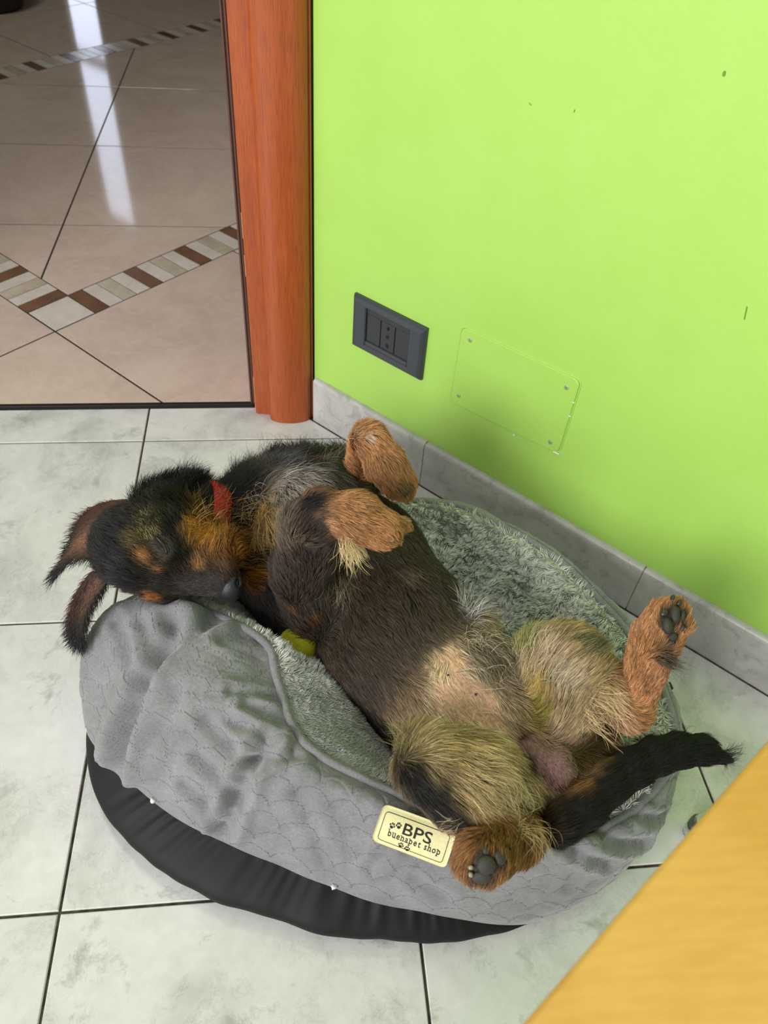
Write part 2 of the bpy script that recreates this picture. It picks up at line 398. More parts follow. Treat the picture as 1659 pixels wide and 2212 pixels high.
slab('wall_left', bm, M['hallwall'])
bm = bmesh.new(); box_bm(bm, (-.35, 4.0, 2.72), (1, 0, 0), (0, 1, 0), (0, 0, 1), 1.98, 3.1, .02); slab('ceiling', bm, M['ceil'])

# the far hall wall runs at 45 degrees and holds a tall glazed door; it is what the polished floor mirrors
FC = 5.75/D2                           # plane  y-x = const along NU
def far_pt(v, z, out=0.): q = NU*0+NV*v+NU*0; return None
HALLN = np.array([1, 1, 0])/D2; HALLT = np.array([-1, 1, 0])/D2   # wall normal (away from the door), tangent
HC = 3.05
def hw(tt, z, out=0.): return HALLN*(HC-out)+HALLT*tt+np.array([0, 0, z])
def hw_box(bm, t0, t1, z0, z1, o0, o1, bev=0.):
    return box_bm(bm, (hw(t0, z0, o0)+hw(t1, z1, o1))/2, HALLT, HALLN, np.array([0, 0, 1.]), abs(t1-t0)/2, abs(o1-o0)/2, abs(z1-z0)/2, bev)
WT0, WT1, WZ0, WZ1 = 4.56, 4.98, .02, 1.95
bm = bmesh.new(); hw_box(bm, -1, WT0, 0, 2.7, -.1, 0); hw_box(bm, WT1, 6.35, 0, 2.7, -.1, 0); hw_box(bm, WT0, WT1, WZ1, 2.7, -.1, 0)
slab('wall_far', bm, M['hallwall'])
win = structure('window_1')
bm = bmesh.new()
hw_box(bm, WT0, WT0+.05, WZ0, WZ1, -.05, .0, .004); hw_box(bm, WT1-.05, WT1, WZ0, WZ1, -.05, 0, .004)
for z in (.02, .82, 1.89): hw_box(bm, WT0+.05, WT1-.05, z, z+.06, -.05, 0, .004)
link('window_frame', bm_mesh('window_frame', bm), M['hallwall'], win)
t = NT('daylit_pane'); t.set(Base_Color=(.8, .85, .9), Emission_Color=(.72, .80, 1.0), Emission_Strength=3.6); M['pane'] = t.m
for z0, z1 in ((.08, .82), (.88, 1.89)):
    bm = bmesh.new(); hw_box(bm, WT0+.05, WT1-.05, z0, z1, -.04, -.03); link('pane', bm_mesh('pane', bm), M['pane'], win)

# skirting of the green wall
base = structure('baseboard_right')
def profile_run(name, s0, s1, prof, c, m, parent):
    n = len(prof); V = []; 
    for s in (s0, s1):
        for o, z in prof: V.append(WN*(c-o)+WS*s+np.array([0, 0, z]))
    F = [tuple((i, (i+1) % n, n+(i+1) % n, n+i)) for i in range(n)]+[tuple(range(n))[::-1], tuple(range(n, 2*n))]
    bm = bmesh.new(); vs = [bm.verts.new(tuple(v)) for v in V]; [bm.faces.new([vs[i] for i in f]) for f in F]
    link(name, bm_mesh(name, bm), m, parent)
skp = [(-.0088, 0), (0, 0), (0, .0735), (-.0006, .0765), (-.002, .0785), (-.0042, .0795), (-.0088, .0795)]
joints = [-.6638, -.4485, -.1085, .2245, .5575, .8905]
for a, b in zip(joints[:-1], joints[1:]): profile_run('tile', a+.0008, b-.0008, skp, BASE_C, M['skirt'], base)
profile_run('joint_filler', -.663, .89, [(-.0085, .002), (-.0012, .002), (-.0012, .0772), (-.0085, .0772)], BASE_C, M['mos_mid'], base)
profile_run('floor_joint', -.663, .89, [(-.002, -.002), (.0016, -.002), (.0010, .0006), (-.002, .0012)], BASE_C, M['grout'], base)

# door casing
trim = structure('trim_1')
def extrude_z(name, prof, z0, z1, m, parent, mirror=None, smooth=False):
    prof = np.asarray(prof, float).copy()
    if mirror is not None: prof[:, 0] = 2*mirror-prof[:, 0]
    n = len(prof); bm = bmesh.new()
    a = [bm.verts.new((x, y, z0)) for x, y in prof]; b = [bm.verts.new((x, y, z1)) for x, y in prof]
    for i in range(n): bm.faces.new((a[i], a[(i+1) % n], b[(i+1) % n], b[i]))
    bm.faces.new(a[::-1]); bm.faces.new(b)
    me = bm_mesh(name, bm)
    return link(name, me, m, parent)
arc = [(-.0405+.0645*(1-math.cos(th))/2, .9745-.0165*math.sin(th)**.9 if 0 < th < math.pi else .9745) for th in np.linspace(0, math.pi, 25)]
bulge = [(-.0405, 1.0)]+arc+[(.0272, .9735), (.0272, 1.0)]
flat = [(-.0655, 1.014), (-.0632, .987), (-.0625, .9848), (-.0612, .984), (-.0400, .980), (-.0400, 1.014)]
strip = [(-.0720, 1.020), (-.0720, 1.008), (-.0700, 1.006), (-.0682, 1.008), (-.0670, 1.006), (-.0656, 1.006), (-.0656, 1.020)]
MIR = -.4825
for mir in (None, MIR):
    o = extrude_z('pilaster', bulge, .0003, 2.12, M['redwood'], trim, mir); o.data.polygons.foreach_set('use_smooth', [abs(p.normal.z) < .5 for p in o.data.polygons])
    try: o.data.set_sharp_from_angle(angle=math.radians(35))
    except Exception: pass
    extrude_z('casing_board', flat, .0003, 2.12, M['redwood'], trim, mir)
    extrude_z('edge_strip', strip, .003, 2.10, M['seal'], trim, mir)
    extrude_z('door_jamb', [(-.0640, 1.120), (-.0640, 1.0145), (-.0505, 1.0145), (-.0505, 1.120)], .0005, 2.10, M['redwood'], trim, mir)
bm = bmesh.new(); box_bm(bm, (MIR, .99, 2.165), (1, 0, 0), (0, 1, 0), (0, 0, 1), .506, .02, .044, .004); link('head_casing', bm_mesh('head_casing', bm), M['redwood'], trim)
for (x, y, zc, h) in ((-.0634, .9868, .318, .012), (-.0634, .9868, .30, .006), (-.0634, .9868, .255, .016), (-.0634, .9868, .06, .01), (-.0634, .9868, .035, .016), (-.0634, .9868, .012, .009)):
    bm = bmesh.new(); box_bm(bm, (x+.0002, y, zc), (1, 0, 0), (0, 1, 0), (0, 0, 1), .0006, .0012, h, .0005, 1); link('chip', bm_mesh('chip', bm), M['rawwood'], trim)
thr = structure('trim_2')
bm = bmesh.new(); box_bm(bm, (-.4825, 1.0105, -.0006), (1, 0, 0), (0, 1, 0), (0, 0, 1), .417, .0032, .0014, .0006, 1); link('threshold_bar', bm_mesh('threshold_bar', bm), M['metaldark'], thr)
bm = bmesh.new(); box_bm(bm, (-.4825, 1.0042, -.0022), (1, 0, 0), (0, 1, 0), (0, 0, 1), .417, .0034, .0016); link('threshold_gap', bm_mesh('threshold_gap', bm), M['rubber'], thr)

# ------------------------------------------------------------------ wall socket and painted junction-box cover
def wbox(s0, s1, z0, z1, o0, o1, bev=0., seg=2):
    bm = bmesh.new(); wall_box(bm, s0, s1, z0, z1, o0, o1, bev) if not bev else box_bm(bm, (wall_pt(s0, z0, o0)+wall_pt(s1, z1, o1))/2, WS, WN, np.array([0, 0, 1.]), abs(s1-s0)/2, abs(o1-o0)/2, abs(z1-z0)/2, bev, seg)
    return bm
sc = [on_wall(*q) for q in ((771, 632), (928, 708), (913, 818), (765, 740))]
SS0 = (sc[0][0]+sc[3][0])/2; SS1 = (sc[1][0]+sc[2][0])/2; SZ1 = (sc[0][1]+sc[1][1])/2; SZ0 = (sc[2][1]+sc[3][1])/2
sm, zm = (SS0+SS1)/2, (SZ0+SZ1)/2
sock = thing('wall_socket', 'dark grey rectangular wall socket plate on the green wall', 'socket', tuple(wall_pt(sm, zm)))
bm = bmesh.new()                      # plate as a frame: outer bevel, window with thickness
def ring_frame(bm, outer, inner):
    rings = [[bm.verts.new(tuple(wall_pt(s, z, o))) for s, z in ((s0, z0), (s1, z0), (s1, z1), (s0, z1))] for (s0, s1, z0, z1, o) in outer+inner]
    for a, b in zip(rings[:-1], rings[1:]):
        for i in range(4): bm.faces.new((a[i], a[(i+1) % 4], b[(i+1) % 4], b[i]))
W2, Hh2 = (SS1-SS0)/2, (SZ1-SZ0)/2; iw, ih = .0365, .0285
ring_frame(bm, [(sm-W2, sm+W2, zm-Hh2, zm+Hh2, 0.), (sm-W2, sm+W2, zm-Hh2, zm+Hh2, .004), (sm-W2+.002, sm+W2-.002, zm-Hh2+.002, zm+Hh2-.0025, .0072), (sm-W2+.006, sm+W2-.006, zm-Hh2+.006, zm+Hh2-.008, .0086)],
           [(sm-iw-.0015, sm+iw+.0015, zm-ih-.0015, zm+ih+.0015, .0086), (sm-iw, sm+iw, zm-ih, zm+ih, .0072), (sm-iw, sm+iw, zm-ih, zm+ih, .001)])
link('cover_plate', bm_mesh('cover_plate', bm), M['anthracite'], sock)
bm = wbox(sm-iw, sm+iw, zm-ih, zm-ih+.007, .001, .0078, .0022); link('lower_bar', bm_mesh('lower_bar', bm), M['anthracite'], sock)
bm = wbox(sm-iw, sm+iw, zm-ih, zm+ih, .0002, .0022); link('back_frame', bm_mesh('back_frame', bm), M['hole'], sock)
for k in range(3):
    a = sm-iw+.0008+k*(2*iw/3); b = a+2*iw/3-.0012
    bm = wbox(a, b, zm-ih+.0075, zm+ih-.0085, .0012, .0056, .0008); mod = link('socket_module' if k == 1 else 'blank_module', bm_mesh('module', bm), M['anth_dark'], sock)
    if k == 1:
        for dz in (.0125, 0, -.0125):
            bm = bmesh.new(); c0 = wall_pt((a+b)/2, zm+dz, .0054); V, F = tube([c0, c0-WN*.0006], .0023 if dz else .0025, 14)
            vs = [bm.verts.new(tuple(v)) for v in V]; [bm.faces.new([vs[i] for i in f]) for f in F]
            if dz:
                s_ = .0016; box_bm(bm, wall_pt((a+b)/2+.0012, zm+dz+(.0020 if dz > 0 else -.0020), .0057), WS, WN, np.array([0, 0, 1.]), .0016, .0003, .0016)
            link('pin_hole', bm_mesh('pin_hole', bm), M['hole'], mod)
bm = wbox(sm-iw, sm+iw, zm+ih-.0085, zm+ih, .0012, .0052, .0006); link('upper_bar', bm_mesh('upper_bar', bm), M['anth_dark'], sock)

jc = [on_wall(*q) for q in ((1000, 704), (1256, 822), (1207, 978), (974, 865))]
jc_c = np.mean(jc, 0)
jbox = thing('junction_box_cover', 'flush rectangular cover plate painted over in the same green as the wall, four screws', 'cover', tuple(wall_pt(*jc_c)))
def rounded(corners, r, n=7):
    out = []; P = np.asarray(corners, float); m = len(P)
    for i in range(m):
        a, b, c = P[i-1], P[i], P[(i+1) % m]; u, v = nrm(a-b), nrm(c-b); p0, p1 = b+u*r, b+v*r
        for tt in np.linspace(0, 1, n): out.append((1-tt)**2*p0+2*tt*(1-tt)*b+tt*tt*p1)
    return np.array(out)
J = rounded(jc, .010); n = len(J)
bm = bmesh.new(); Jin = jc_c+(J-jc_c)*.985; rings = []
for Q, o in ((J, -.0005), (J, .0013), (Jin, .0024)): rings.append([bm.verts.new(tuple(wall_pt(q[0], q[1], o))) for q in Q])
for a, b in zip(rings[:-1], rings[1:]):
    for i in range(n): bm.faces.new((a[i], a[(i+1) % n], b[(i+1) % n], b[i]))
bm.faces.new(rings[-1]); link('cover_plate', bm_mesh('cover_plate', bm), M['green'], jbox)
Jo = jc_c+(J-jc_c)*1.013; V, F = tube([wall_pt(q[0], q[1], .0001) for q in Jo], .0011, 6, closed=True)
link('paint_bead', mesh('paint_bead', V, F, True), M['green'], jbox)
for q in ((1018, 733), (1226, 835), (993, 853), (1191, 953)):
    s, z = on_wall(*q); c0 = wall_pt(s, z, .0022); V, F = tube([c0, c0-WN*.0008, c0-WN*.0011], [.0031, .0030, .0022], 16)
    sw = link('screw', mesh('screw', V, F), M['screw'], jbox)
    for ang in (.5, 2.07):
        bm = bmesh.new(); d = math.cos(ang)*WS+math.sin(ang)*np.array([0, 0, 1]); box_bm(bm, c0-WN*.00112, d, WN, np.cross(d, WN), .0019, .0001, .0004); link('screw_slot', bm_mesh('screw_slot', bm), M['scuff'], sw)
for q, w in (((1112, 938), .002), ((1203, 977), .0045), ((1240, 868), .0016), ((1232, 898), .0012)):
    s, z = on_wall(*q); bm = wbox(s-w, s+w, z-.0009, z+.0009, .0005, .0027, .0006, 1); link('paint_chip', bm_mesh('paint_chip', bm), M['plaster'], jbox)

# ------------------------------------------------------------------ dark pot in the hall
pc = at(8, 8, 0.0); pc[2] = 0; pr = .085
pc = at(20, 36, 0.)-np.array([.30, -.55, 0])*0; pc = np.array([-.985, 3.19, 0.0])
prof = [(.0, .0), (.082, .0), (.094, .012), (.112, .05), (.130, .11), (.138, .17), (.132, .22), (.118, .25), (.124, .262), (.124, .275), (.108, .275), (.102, .24), (.0, .235)]
V = []; F = []; sg = 40
for r, z in prof:
    for k in range(sg): V.append((pc[0]+r*math.cos(6.28319*k/sg), pc[1]+r*math.sin(6.28319*k/sg), z+.0003))
for i in range(len(prof)-1):
    for k in range(sg): F.append((i*sg+k, i*sg+(k+1) % sg, (i+1)*sg+(k+1) % sg, (i+1)*sg+k))
o = link('floor_pot', mesh('floor_pot', V, F, True), M['pot']); o['label'] = 'dark brown rounded pot standing on the polished hall floor'; o['category'] = 'pot'

# ------------------------------------------------------------------ stool with yellow-orange wooden seat (nearest the viewer)
SD = nrm([.811, .585, 0]); SE = np.array([SD[1], -SD[0], 0]); SZ = .45
e0 = at(1659, 1600, SZ); e1 = at(1130, 2212, SZ); e0[2] = e1[2] = 0
sa = e0@SE
def stp(a, b, z): return SD*a+SE*(sa+b)+np.array([0, 0, z])
A_0, A_1, B_1 = -.055, .335, .38
stool = thing('stool', 'stool with yellow-orange wooden seat, only its straight edge in view', 'stool', tuple(stp((A_0+A_1)/2, B_1/2, 0)))
bm = bmesh.new(); box_bm(bm, stp((A_0+A_1)/2, B_1/2, SZ-.009), SD, SE, np.array([0, 0, 1.]), (A_1-A_0)/2, B_1/2, .009, .004, 3)
link('seat', bm_mesh('seat', bm), M['beech'], stool)
bm = bmesh.new(); box_bm(bm, stp((A_0+A_1)/2, B_1/2, SZ-.0205), SD, SE, np.array([0, 0, 1.]), (A_1-A_0)/2-.004, B_1/2-.0012, .0025, .001, 1)  # thin dark brown slab just below the seat
link('seat_lower_slab', bm_mesh('seat_lower_slab', bm), M['edge'], stool)
foot0 = at(1497, 1797, .004)
for (a, b, fx) in ((A_1-.03, .03, foot0), (A_0+.03, .03, None), (A_1-.03, B_1-.03, None), (A_0+.03, B_1-.03, None)):
    top = stp(a, b, SZ-.023)
    ft = fx if fx is not None else stp(a+(.08 if a > .1 else -.08), b+(.08 if b > .1 else -.03), .004)
    ft = np.array([ft[0], ft[1], .004])
    V, F = tube(catmull([top, top*.8+ft*.2+[0, 0, .0], ft+[0, 0, .022]], 6), .0085, 14); lg = link('leg', mesh('leg', V, F, True), M['chrome'], stool)
    V, F = tube([ft+[0, 0, -.0035], ft+[0, 0, .002], ft+[0, 0, .022]], [.0095, .0105, .010], 14); link('foot_cap', mesh('foot_cap', V, F, True), M['chrome' if fx is not None else 'rubber'], lg)

# ------------------------------------------------------------------ dog bed
BC = np.array([.10, .42])
def polar_curve(pts, N=720, sig=3.0):
    P = np.array([at(*q) if len(q) == 3 else (q[0], q[1], q[2]) for q in pts]) if not isinstance(pts, np.ndarray) else pts
    d = P[:, :2]-BC; th = np.degrees(np.arctan2(d[:, 1], d[:, 0])) % 360; r = np.hypot(d[:, 0], d[:, 1])
    i = np.argsort(th); th, r, z = th[i], r[i], P[i, 2]
    g = np.arange(N)*360/N
    T = np.concatenate([th-360, th, th+360]); R = np.interp(g, T, np.tile(r, 3)); Z = np.interp(g, T, np.tile(z, 3))
    k = np.arange(-40, 41)*360/N; w = np.exp(-(k/sig)**2/2); w /= w.sum()
    sm_ = lambda a: sum(w[j]*np.roll(a, 40-j) for j in range(81))
    return sm_(R), sm_(Z), g
def pol(th, r, z): return (BC[0]+r*math.cos(math.radians(th)), BC[1]+r*math.sin(math.radians(th)), z)
def mixed(px, po): return np.array([at(*q) for q in px]+[pol(*q) for q in po])
N_T = 900
C0 = polar_curve(mixed([(215, 1600, .004), (240, 1740, .004), (400, 1890, .004), (600, 1965, .004), (830, 2012, .004), (960, 2022, .004), (1080, 1998, .004)],
     [(-58, .225, .004), (-40, .24, .004), (-20, .265, .004), (0, .265, .004), (20, .235, .004), (45, .225, .004), (80, .225, .004), (120, .22, .004), (150, .27, .004), (170, .305, .004)]), N_T)
C2 = polar_curve(mixed([(200, 1580, .06), (260, 1665, .06), (330, 1730, .058), (480, 1815, .055), (600, 1865, .052), (720, 1915, .048), (900, 1965, .04), (1000, 1985, .03), (1070, 1997, .02), (1160, 1995, .012)],
     [(-45, .250, .010), (-30, .263, .010), (-12, .275, .010), (5, .255, .012), (25, .238, .014), (50, .232, .02), (80, .235, .03), (120, .22, .03), (150, .27, .04), (172, .312, .055)]), N_T)
C3 = polar_curve(mixed([(1250, 1955, .04), (1330, 1895, .05), (1400, 1815, .06), (1450, 1730, .07), (1480, 1650, .075), (1470, 1580, .08), (1440, 1490, .085), (1380, 1390, .09), (1300, 1305, .10), (1200, 1210, .105), (1100, 1150, .11), (1000, 1100, .11), (890, 1085, .11),
     (190, 1540, .08), (174, 1450, .1), (182, 1370, .12), (197, 1330, .14), (270, 1640, .095), (350, 1690, .095), (490, 1765, .092), (620, 1812, .088), (740, 1860, .083), (900, 1915, .075), (1010, 1935, .065), (1120, 1955, .05)],
     [(110, .235, .06), (135, .235, .06), (152, .275, .10)]), N_T)
C5 = polar_curve(mixed([(400, 1308, .15), (520, 1340, .155), (590, 1400, .155), (610, 1500, .15), (650, 1600, .145), (760, 1670, .135), (850, 1712, .13), (985, 1775, .125), (1140, 1803, .12), (1250, 1808, .115), (1340, 1773, .11), (1440, 1672, .105), (1462, 1600, .105),
     (1432, 1492, .115), (1372, 1392, .12), (1295, 1302, .13), (1195, 1205, .135), (1095, 1147, .13), (1000, 1097, .125), (890, 1082, .12)],
     [(105, .225, .085), (125, .215, .075), (142, .215, .08), (154, .235, .12)]), N_T)
def mixc(A, B, f, dz=0., dr=0.): return (A[0]*(1-f)+B[0]*f+dr, A[1]*(1-f)+B[1]*f+dz, A[2])
def xyz(C):
    g = np.radians(C[2]); return np.stack([BC[0]+C[0]*np.cos(g), BC[1]+C[0]*np.sin(g), C[1]], -1)
width = C3[0]-C5[0]
C4 = (C3[0]*.42+C5[0]*.58, np.maximum(C3[1], C5[1])*.55+C5[1]*.45+np.clip(width*.10, 0, .014), C3[2])
def loft(curves, m, tail=True):
    """curves (K,N,3) -> grid (N, M, 3) by Catmull-Rom across"""
    P = np.stack(curves, 0); K = len(P); rows = []
    for i in range(K-1):
        p0, p1, p2, p3 = P[max(i-1, 0)], P[i], P[i+1], P[min(i+2, K-1)]
        for tt in np.arange(m[i])/m[i]:
            rows.append(.5*(2*p1+(p2-p0)*tt+(2*p0-5*p1+4*p2-p3)*tt**2+(-p0+3*p1-3*p2+p3)*tt**3))
    rows.append(P[-1]); return np.stack(rows, 1)
def grid_normals(G):
    du = np.roll(G, -1, 0)-np.roll(G, 1, 0); dv = np.gradient(G, axis=1); n = np.cross(du, dv)
    return n/np.maximum(np.linalg.norm(n, axis=-1, keepdims=True), 1e-9)
def grid_quads(N, Mm):
    i = np.arange(N)[:, None]; j = np.arange(Mm-1)[None]; a = i*Mm+j; b = ((i+1) % N)*Mm+j
    return np.stack([a, b, b+1, a+1], -1).reshape(-1, 4)
G = loft([xyz(C2), xyz(C3), xyz(C4), xyz(C5)], [26, 34, 30]); Gn = grid_normals(G)
if (Gn[:, 30, :2]*(G[:, 30, :2]-BC)).sum() < 0: Gn = -Gn
flipG = (grid_normals(G)*Gn).sum() < 0
NN, MM = G.shape[:2]
# arc-length parameters of the outer wall: s around, w from seam to rim
ds = np.linalg.norm(np.roll(G[:, 35], -1, 0)-G[:, 35], axis=-1); s_ax = np.concatenate([[0], np.cumsum(ds)[:-1]]); s_tot = ds.sum()
w_ax = np.concatenate([np.zeros((NN, 1)), np.cumsum(np.linalg.norm(np.diff(G, axis=1), axis=-1), 1)], 1)
ncell = round(s_tot/.036); WD = s_tot/ncell; HD = .020; RD = WD*.56
Sg = np.repeat(s_ax[:, None], MM, 1)+.007*wob(G.reshape(-1, 3), 9, 3).reshape(NN, MM); Wg = w_ax+.007*wob(G.reshape(-1, 3), 8, 4).reshape(NN, MM)
depth = np.zeros((NN, MM)); done = np.zeros((NN, MM), bool)
for j in range(-1, 16):              # overlapping scallops: the first one that holds the point owns it
    off = (j % 2)*WD/2; cx = np.round((Sg-off)/WD)*WD+off; cy = j*HD
    dd = np.hypot(Sg-cx, (Wg-cy)); ins = (dd < RD) & ~done
    depth[ins] = (RD-dd)[ins]; done |= ins
puff = np.where(done, 1-np.exp(-depth/.0035), .5)
hem = np.clip(w_ax/.012, 0, 1)*np.clip((w_ax[:, -1:]-w_ax)/.012, 0, 1)
quiltness = .65+.35*wob(G.reshape(-1, 3), 6, 9, 2).reshape(NN, MM)
disp = .0017*(puff-1)*hem*quiltness+.0016*wob(G.reshape(-1, 3), 16, 5).reshape(NN, MM)*hem+.0035*wob(G.reshape(-1, 3), 4, 6, 2).reshape(NN, MM)*hem
bvhG = BVHTree.FromPolygons([tuple(v) for v in G.reshape(-1, 3)], [tuple(q) for q in grid_quads(NN, MM)])
def hit(bvh, px, py):
    loc, nor, idx, dist = bvh.ray_cast(Vector(EYE), Vector(ray_dir(px, py))); return (np.array(loc), np.array(nor)) if loc else (None, None)
creases = [([(372, 1345), (335, 1430), (300, 1500), (270, 1580), (252, 1650)], .011, .010), ([(470, 1330), (400, 1375), (345, 1430)], .006, .009),
           ([(578, 1600), (540, 1655), (510, 1730), (478, 1805)], .007, .008), ([(440, 1560), (490, 1610), (538, 1655)], .004, .006), ([(545, 1650), (590, 1640), (640, 1625)], .004, .006),
           ([(535, 1520), (575, 1545), (615, 1560)], .004, .006), ([(500, 1490), (560, 1500), (605, 1510)], .003, .005), ([(430, 1540), (520, 1565), (600, 1575)], .003, .006),
           ([(420, 1640), (480, 1690), (505, 1740)], .004, .006), ([(395, 1700), (440, 1740), (470, 1800)], .003, .006), ([(650, 1720), (700, 1850)], .002, .008),
           ([(480, 1380), (540, 1372), (588, 1400)], .003, .006), ([(1200, 1812), (1260, 1850), (1320, 1868)], .004, .006), ([(1300, 1800), (1340, 1822), (1390, 1818)], .004, .006),
           ([(1250, 1845), (1230, 1920)], .002, .006), ([(1380, 1760), (1420, 1765), (1450, 1745)], .003, .005), ([(310, 1345), (330, 1400), (345, 1430)], .004, .007), ([(250, 1340), (280, 1420), (310, 1480)], .003, .007),
           ([(800, 1880), (850, 1830), (880, 1840)], .002, .006), ([(900, 1900), (960, 1935)], .002, .007), ([(300, 1640), (360, 1560), (380, 1500)], .003, .008)]
GP = G.reshape(-1, 3)
for pl, dp, wd in creases:
    pts = [hit(bvhG, *q)[0] for q in catmull([(x, y, 0) for x, y in pl], 8)[:, :2]]; pts = np.array([q for q in pts if q is not None])
    if len(pts) < 3: continue
    lo, hi = pts.min(0)-wd*3, pts.max(0)+wd*3; ix = np.where(((GP > lo) & (GP < hi)).all(1))[0]
    dm = np.min(np.linalg.norm(GP[ix, None]-pts[None], axis=-1), 1)
    f = np.exp(-(dm/wd)**2)-.45*np.exp(-((dm-wd*1.9)/(wd*.9))**2)
    disp.reshape(-1)[ix] -= 1.5*dp*f*hem.reshape(-1)[ix]
Gd = G+Gn*disp[..., None]
bed = thing('dog_bed', 'oval grey quilted pet bed with fleece lining and black underside, under the dog', 'pet bed', (BC[0], BC[1], 0))
Q = grid_quads(NN, MM); Q = Q[:, ::-1] if flipG else Q
bolster = link('bolster', np_mesh('bolster', Gd.reshape(-1, 3), Q), M['velvet'], bed, label='grey velvet bolster quilted in a scallop pattern')
bvhB = BVHTree.FromPolygons([tuple(v) for v in Gd.reshape(-1, 3)], [tuple(q) for q in Q])
# stitches along the scallops
def gsamp(s, w):
    i = np.searchsorted(s_ax, s % s_tot)-1; j = np.searchsorted(w_ax[i], w)
    return (i, min(j, MM-1)) if 0 < j < MM else None
VV = []; FF = []
for j in range(0, 14):
    for k in range(ncell):
        cx = k*WD+(j % 2)*WD/2; cy = j*HD
        for a in np.arange(20, 161, 5.5):
            s = cx+RD*math.cos(math.radians(a)); w = cy+RD*math.sin(math.radians(a))
            g = gsamp(s, w)
            if g is None or g[1] > MM-6 or g[1] < 3: continue
            # only the rim of the scallop that owns this spot
            if any(math.hypot(s-(round((s-(jj % 2)*WD/2)/WD)*WD+(jj % 2)*WD/2), w-jj*HD) < RD*.97 for jj in range(max(-1, j-3), j)): continue
            i0, j0 = g; p = Gd[i0, j0]; nn = Gn[i0, j0]
            if nn@(EYE-p) < 0: continue
            tgt = nrm(Gd[(i0+1) % NN, j0]-p); up2 = np.cross(nn, tgt); ca, sa_ = -math.sin(math.radians(a)), math.cos(math.radians(a))
            d = tgt*ca+up2*sa_; e = np.cross(nn, d); b0 = len(VV); c = p+nn*.0001
            for x, y, z in ((-1, -1, 0), (1, -1, 0), (1, 1, 0), (-1, 1, 0), (0, 0, 1)): VV.append(c+d*x*.0009+e*y*.00035+nn*z*.0003)
            FF += [(b0, b0+1, b0+4), (b0+1, b0+2, b0+4), (b0+2, b0+3, b0+4), (b0+3, b0, b0+4)]
stitching = link('stitching', mesh('stitching', VV, FF), M['stitch'], bed, kind='stuff')
# black base
C1 = (np.maximum(C0[0], C2[0])*.5+C0[0]*.5+.004+.006*(C2[1]/.06), C2[1]*.45+.004, C0[2])
Gb = loft([xyz(mixc(C0, C0, 0, -.0035, -.05)), xyz(C0), xyz(C1), xyz((C2[0]-.004, C2[1]-.001, C2[2]))], [4, 14, 18]); bn = grid_normals(Gb)
if (bn[:, 20, :2]*(Gb[:, 20, :2]-BC)).sum() < 0: bn = -bn
Nb, Mb = Gb.shape[:2]; tb = np.linspace(0, 1, Mb)[None]; sb = s_ax[:, None]
pl = (np.sin(sb*260+6*np.sin(sb*37))+.7*np.sin(sb*410+5*np.sin(sb*51)+1))*np.clip((tb-.45)/.5, 0, 1)**1.3
pl2 = np.sin(sb*90+4*np.sin(sb*23)+tb*3)+.6*np.sin(sb*170-tb*5+3*np.sin(sb*31))
mask = np.clip((tb-.12)/.2, 0, 1)*np.clip((1.02-tb)/.1, .2, 1)
Gb = Gb+bn*((.0007*pl+.0005*pl2)*mask)[..., None]; Gb[..., 2] = np.maximum(Gb[..., 2], .0006)
Qb = grid_quads(Nb, Mb)
link('base', np_mesh('base', np.concatenate([Gb.reshape(-1, 3), [[BC[0], BC[1], .0006]]]), Qb), M['nylon'], bed, label='black nylon underside curling up at the near left edge')
# lining: rim -> inner floor
C6 = (C5[0]*.955-.002, C5[1]+.001, C5[2]); _g = np.radians((C5[2]-205+180) % 360-180); nearL = np.exp(-(_g/1.15)**2)      # the near-left pad of the lining bulges in towards the dog
C7 = (C5[0]*(.80-.06*nearL), C5[1]*(.66+.20*nearL)+.014, C5[2]); C8 = (C5[0]*(.58-.12*nearL), C5[1]*(.20+.42*nearL)+.032, C5[2])
C7 = (C7[0], np.minimum(C7[1], C5[1]-.004), C7[2])
Cc = (C5[0]*.02, C5[1]*0+.048, C5[2])
Gl = loft([xyz((C5[0]-.001, C5[1], C5[2])), xyz(C6), xyz(C7), xyz(C8), xyz(Cc)], [4, 12, 14, 16])
Gl[..., 2] += .0035*wob(Gl.reshape(-1, 3), 12, 12).reshape(Gl.shape[:2])*np.clip(np.arange(Gl.shape[1])[None]/8-.3, 0, 1)
Gl = Gl[::2]; ln = grid_normals(Gl); 
if ln[..., 2].mean() < 0: ln = -ln
Ql = grid_quads(*Gl.shape[:2]); lining = link('fleece_lining', np_mesh('fleece_lining', Gl.reshape(-1, 3), Ql), M['lining'], bed, label='fluffy grey fleece lining')
# piping along the rim
# lint on the seam
for q in ((332, 1729), (722, 1917)):
    p, nn = hit(bvhB, q[0], q[1]-4)
    if p is None: continue
    bm = bmesh.new(); bmesh.ops.create_icosphere(bm, subdivisions=2, radius=.0027)
    for v in bm.verts: v.co = Vector(p+nn*.0015)+v.co*(1+.35*random.uniform(-1, 1))
    link('lint', bm_mesh('lint', bm, True), M['lint'], bed)
# zip pull at the far right edge
zn = bvhB.find_nearest(Vector(at(1432, 1470, .085))); zp = np.array(zn[0])+np.array([.004, .002, -.002])
V, F = tube(catmull([zp+[-.012, .004, .01], zp+[-.004, 0, .006], zp+[.004, -.004, .0]], 5), [.0018]*11, 8); zo = link('zip_pull', mesh('zip_pull', V, F, True), M['rubber'], bed)
V, F = tube([zp+np.array([.005*math.cos(a), .002*math.sin(a), .004+.005*math.sin(a)]) for a in np.linspace(0, 6.1, 14)], .0009, 6); link('ring', mesh('ring', V, F, True), M['chrome'], zo)
V, F = tube([zp+[.004, -.004, .0], zp+[.0075, -.009, -.004]], [.0034, .0028], 8); link('cord_end', mesh('cord_end', V, F, True), M['rubber'], zo)

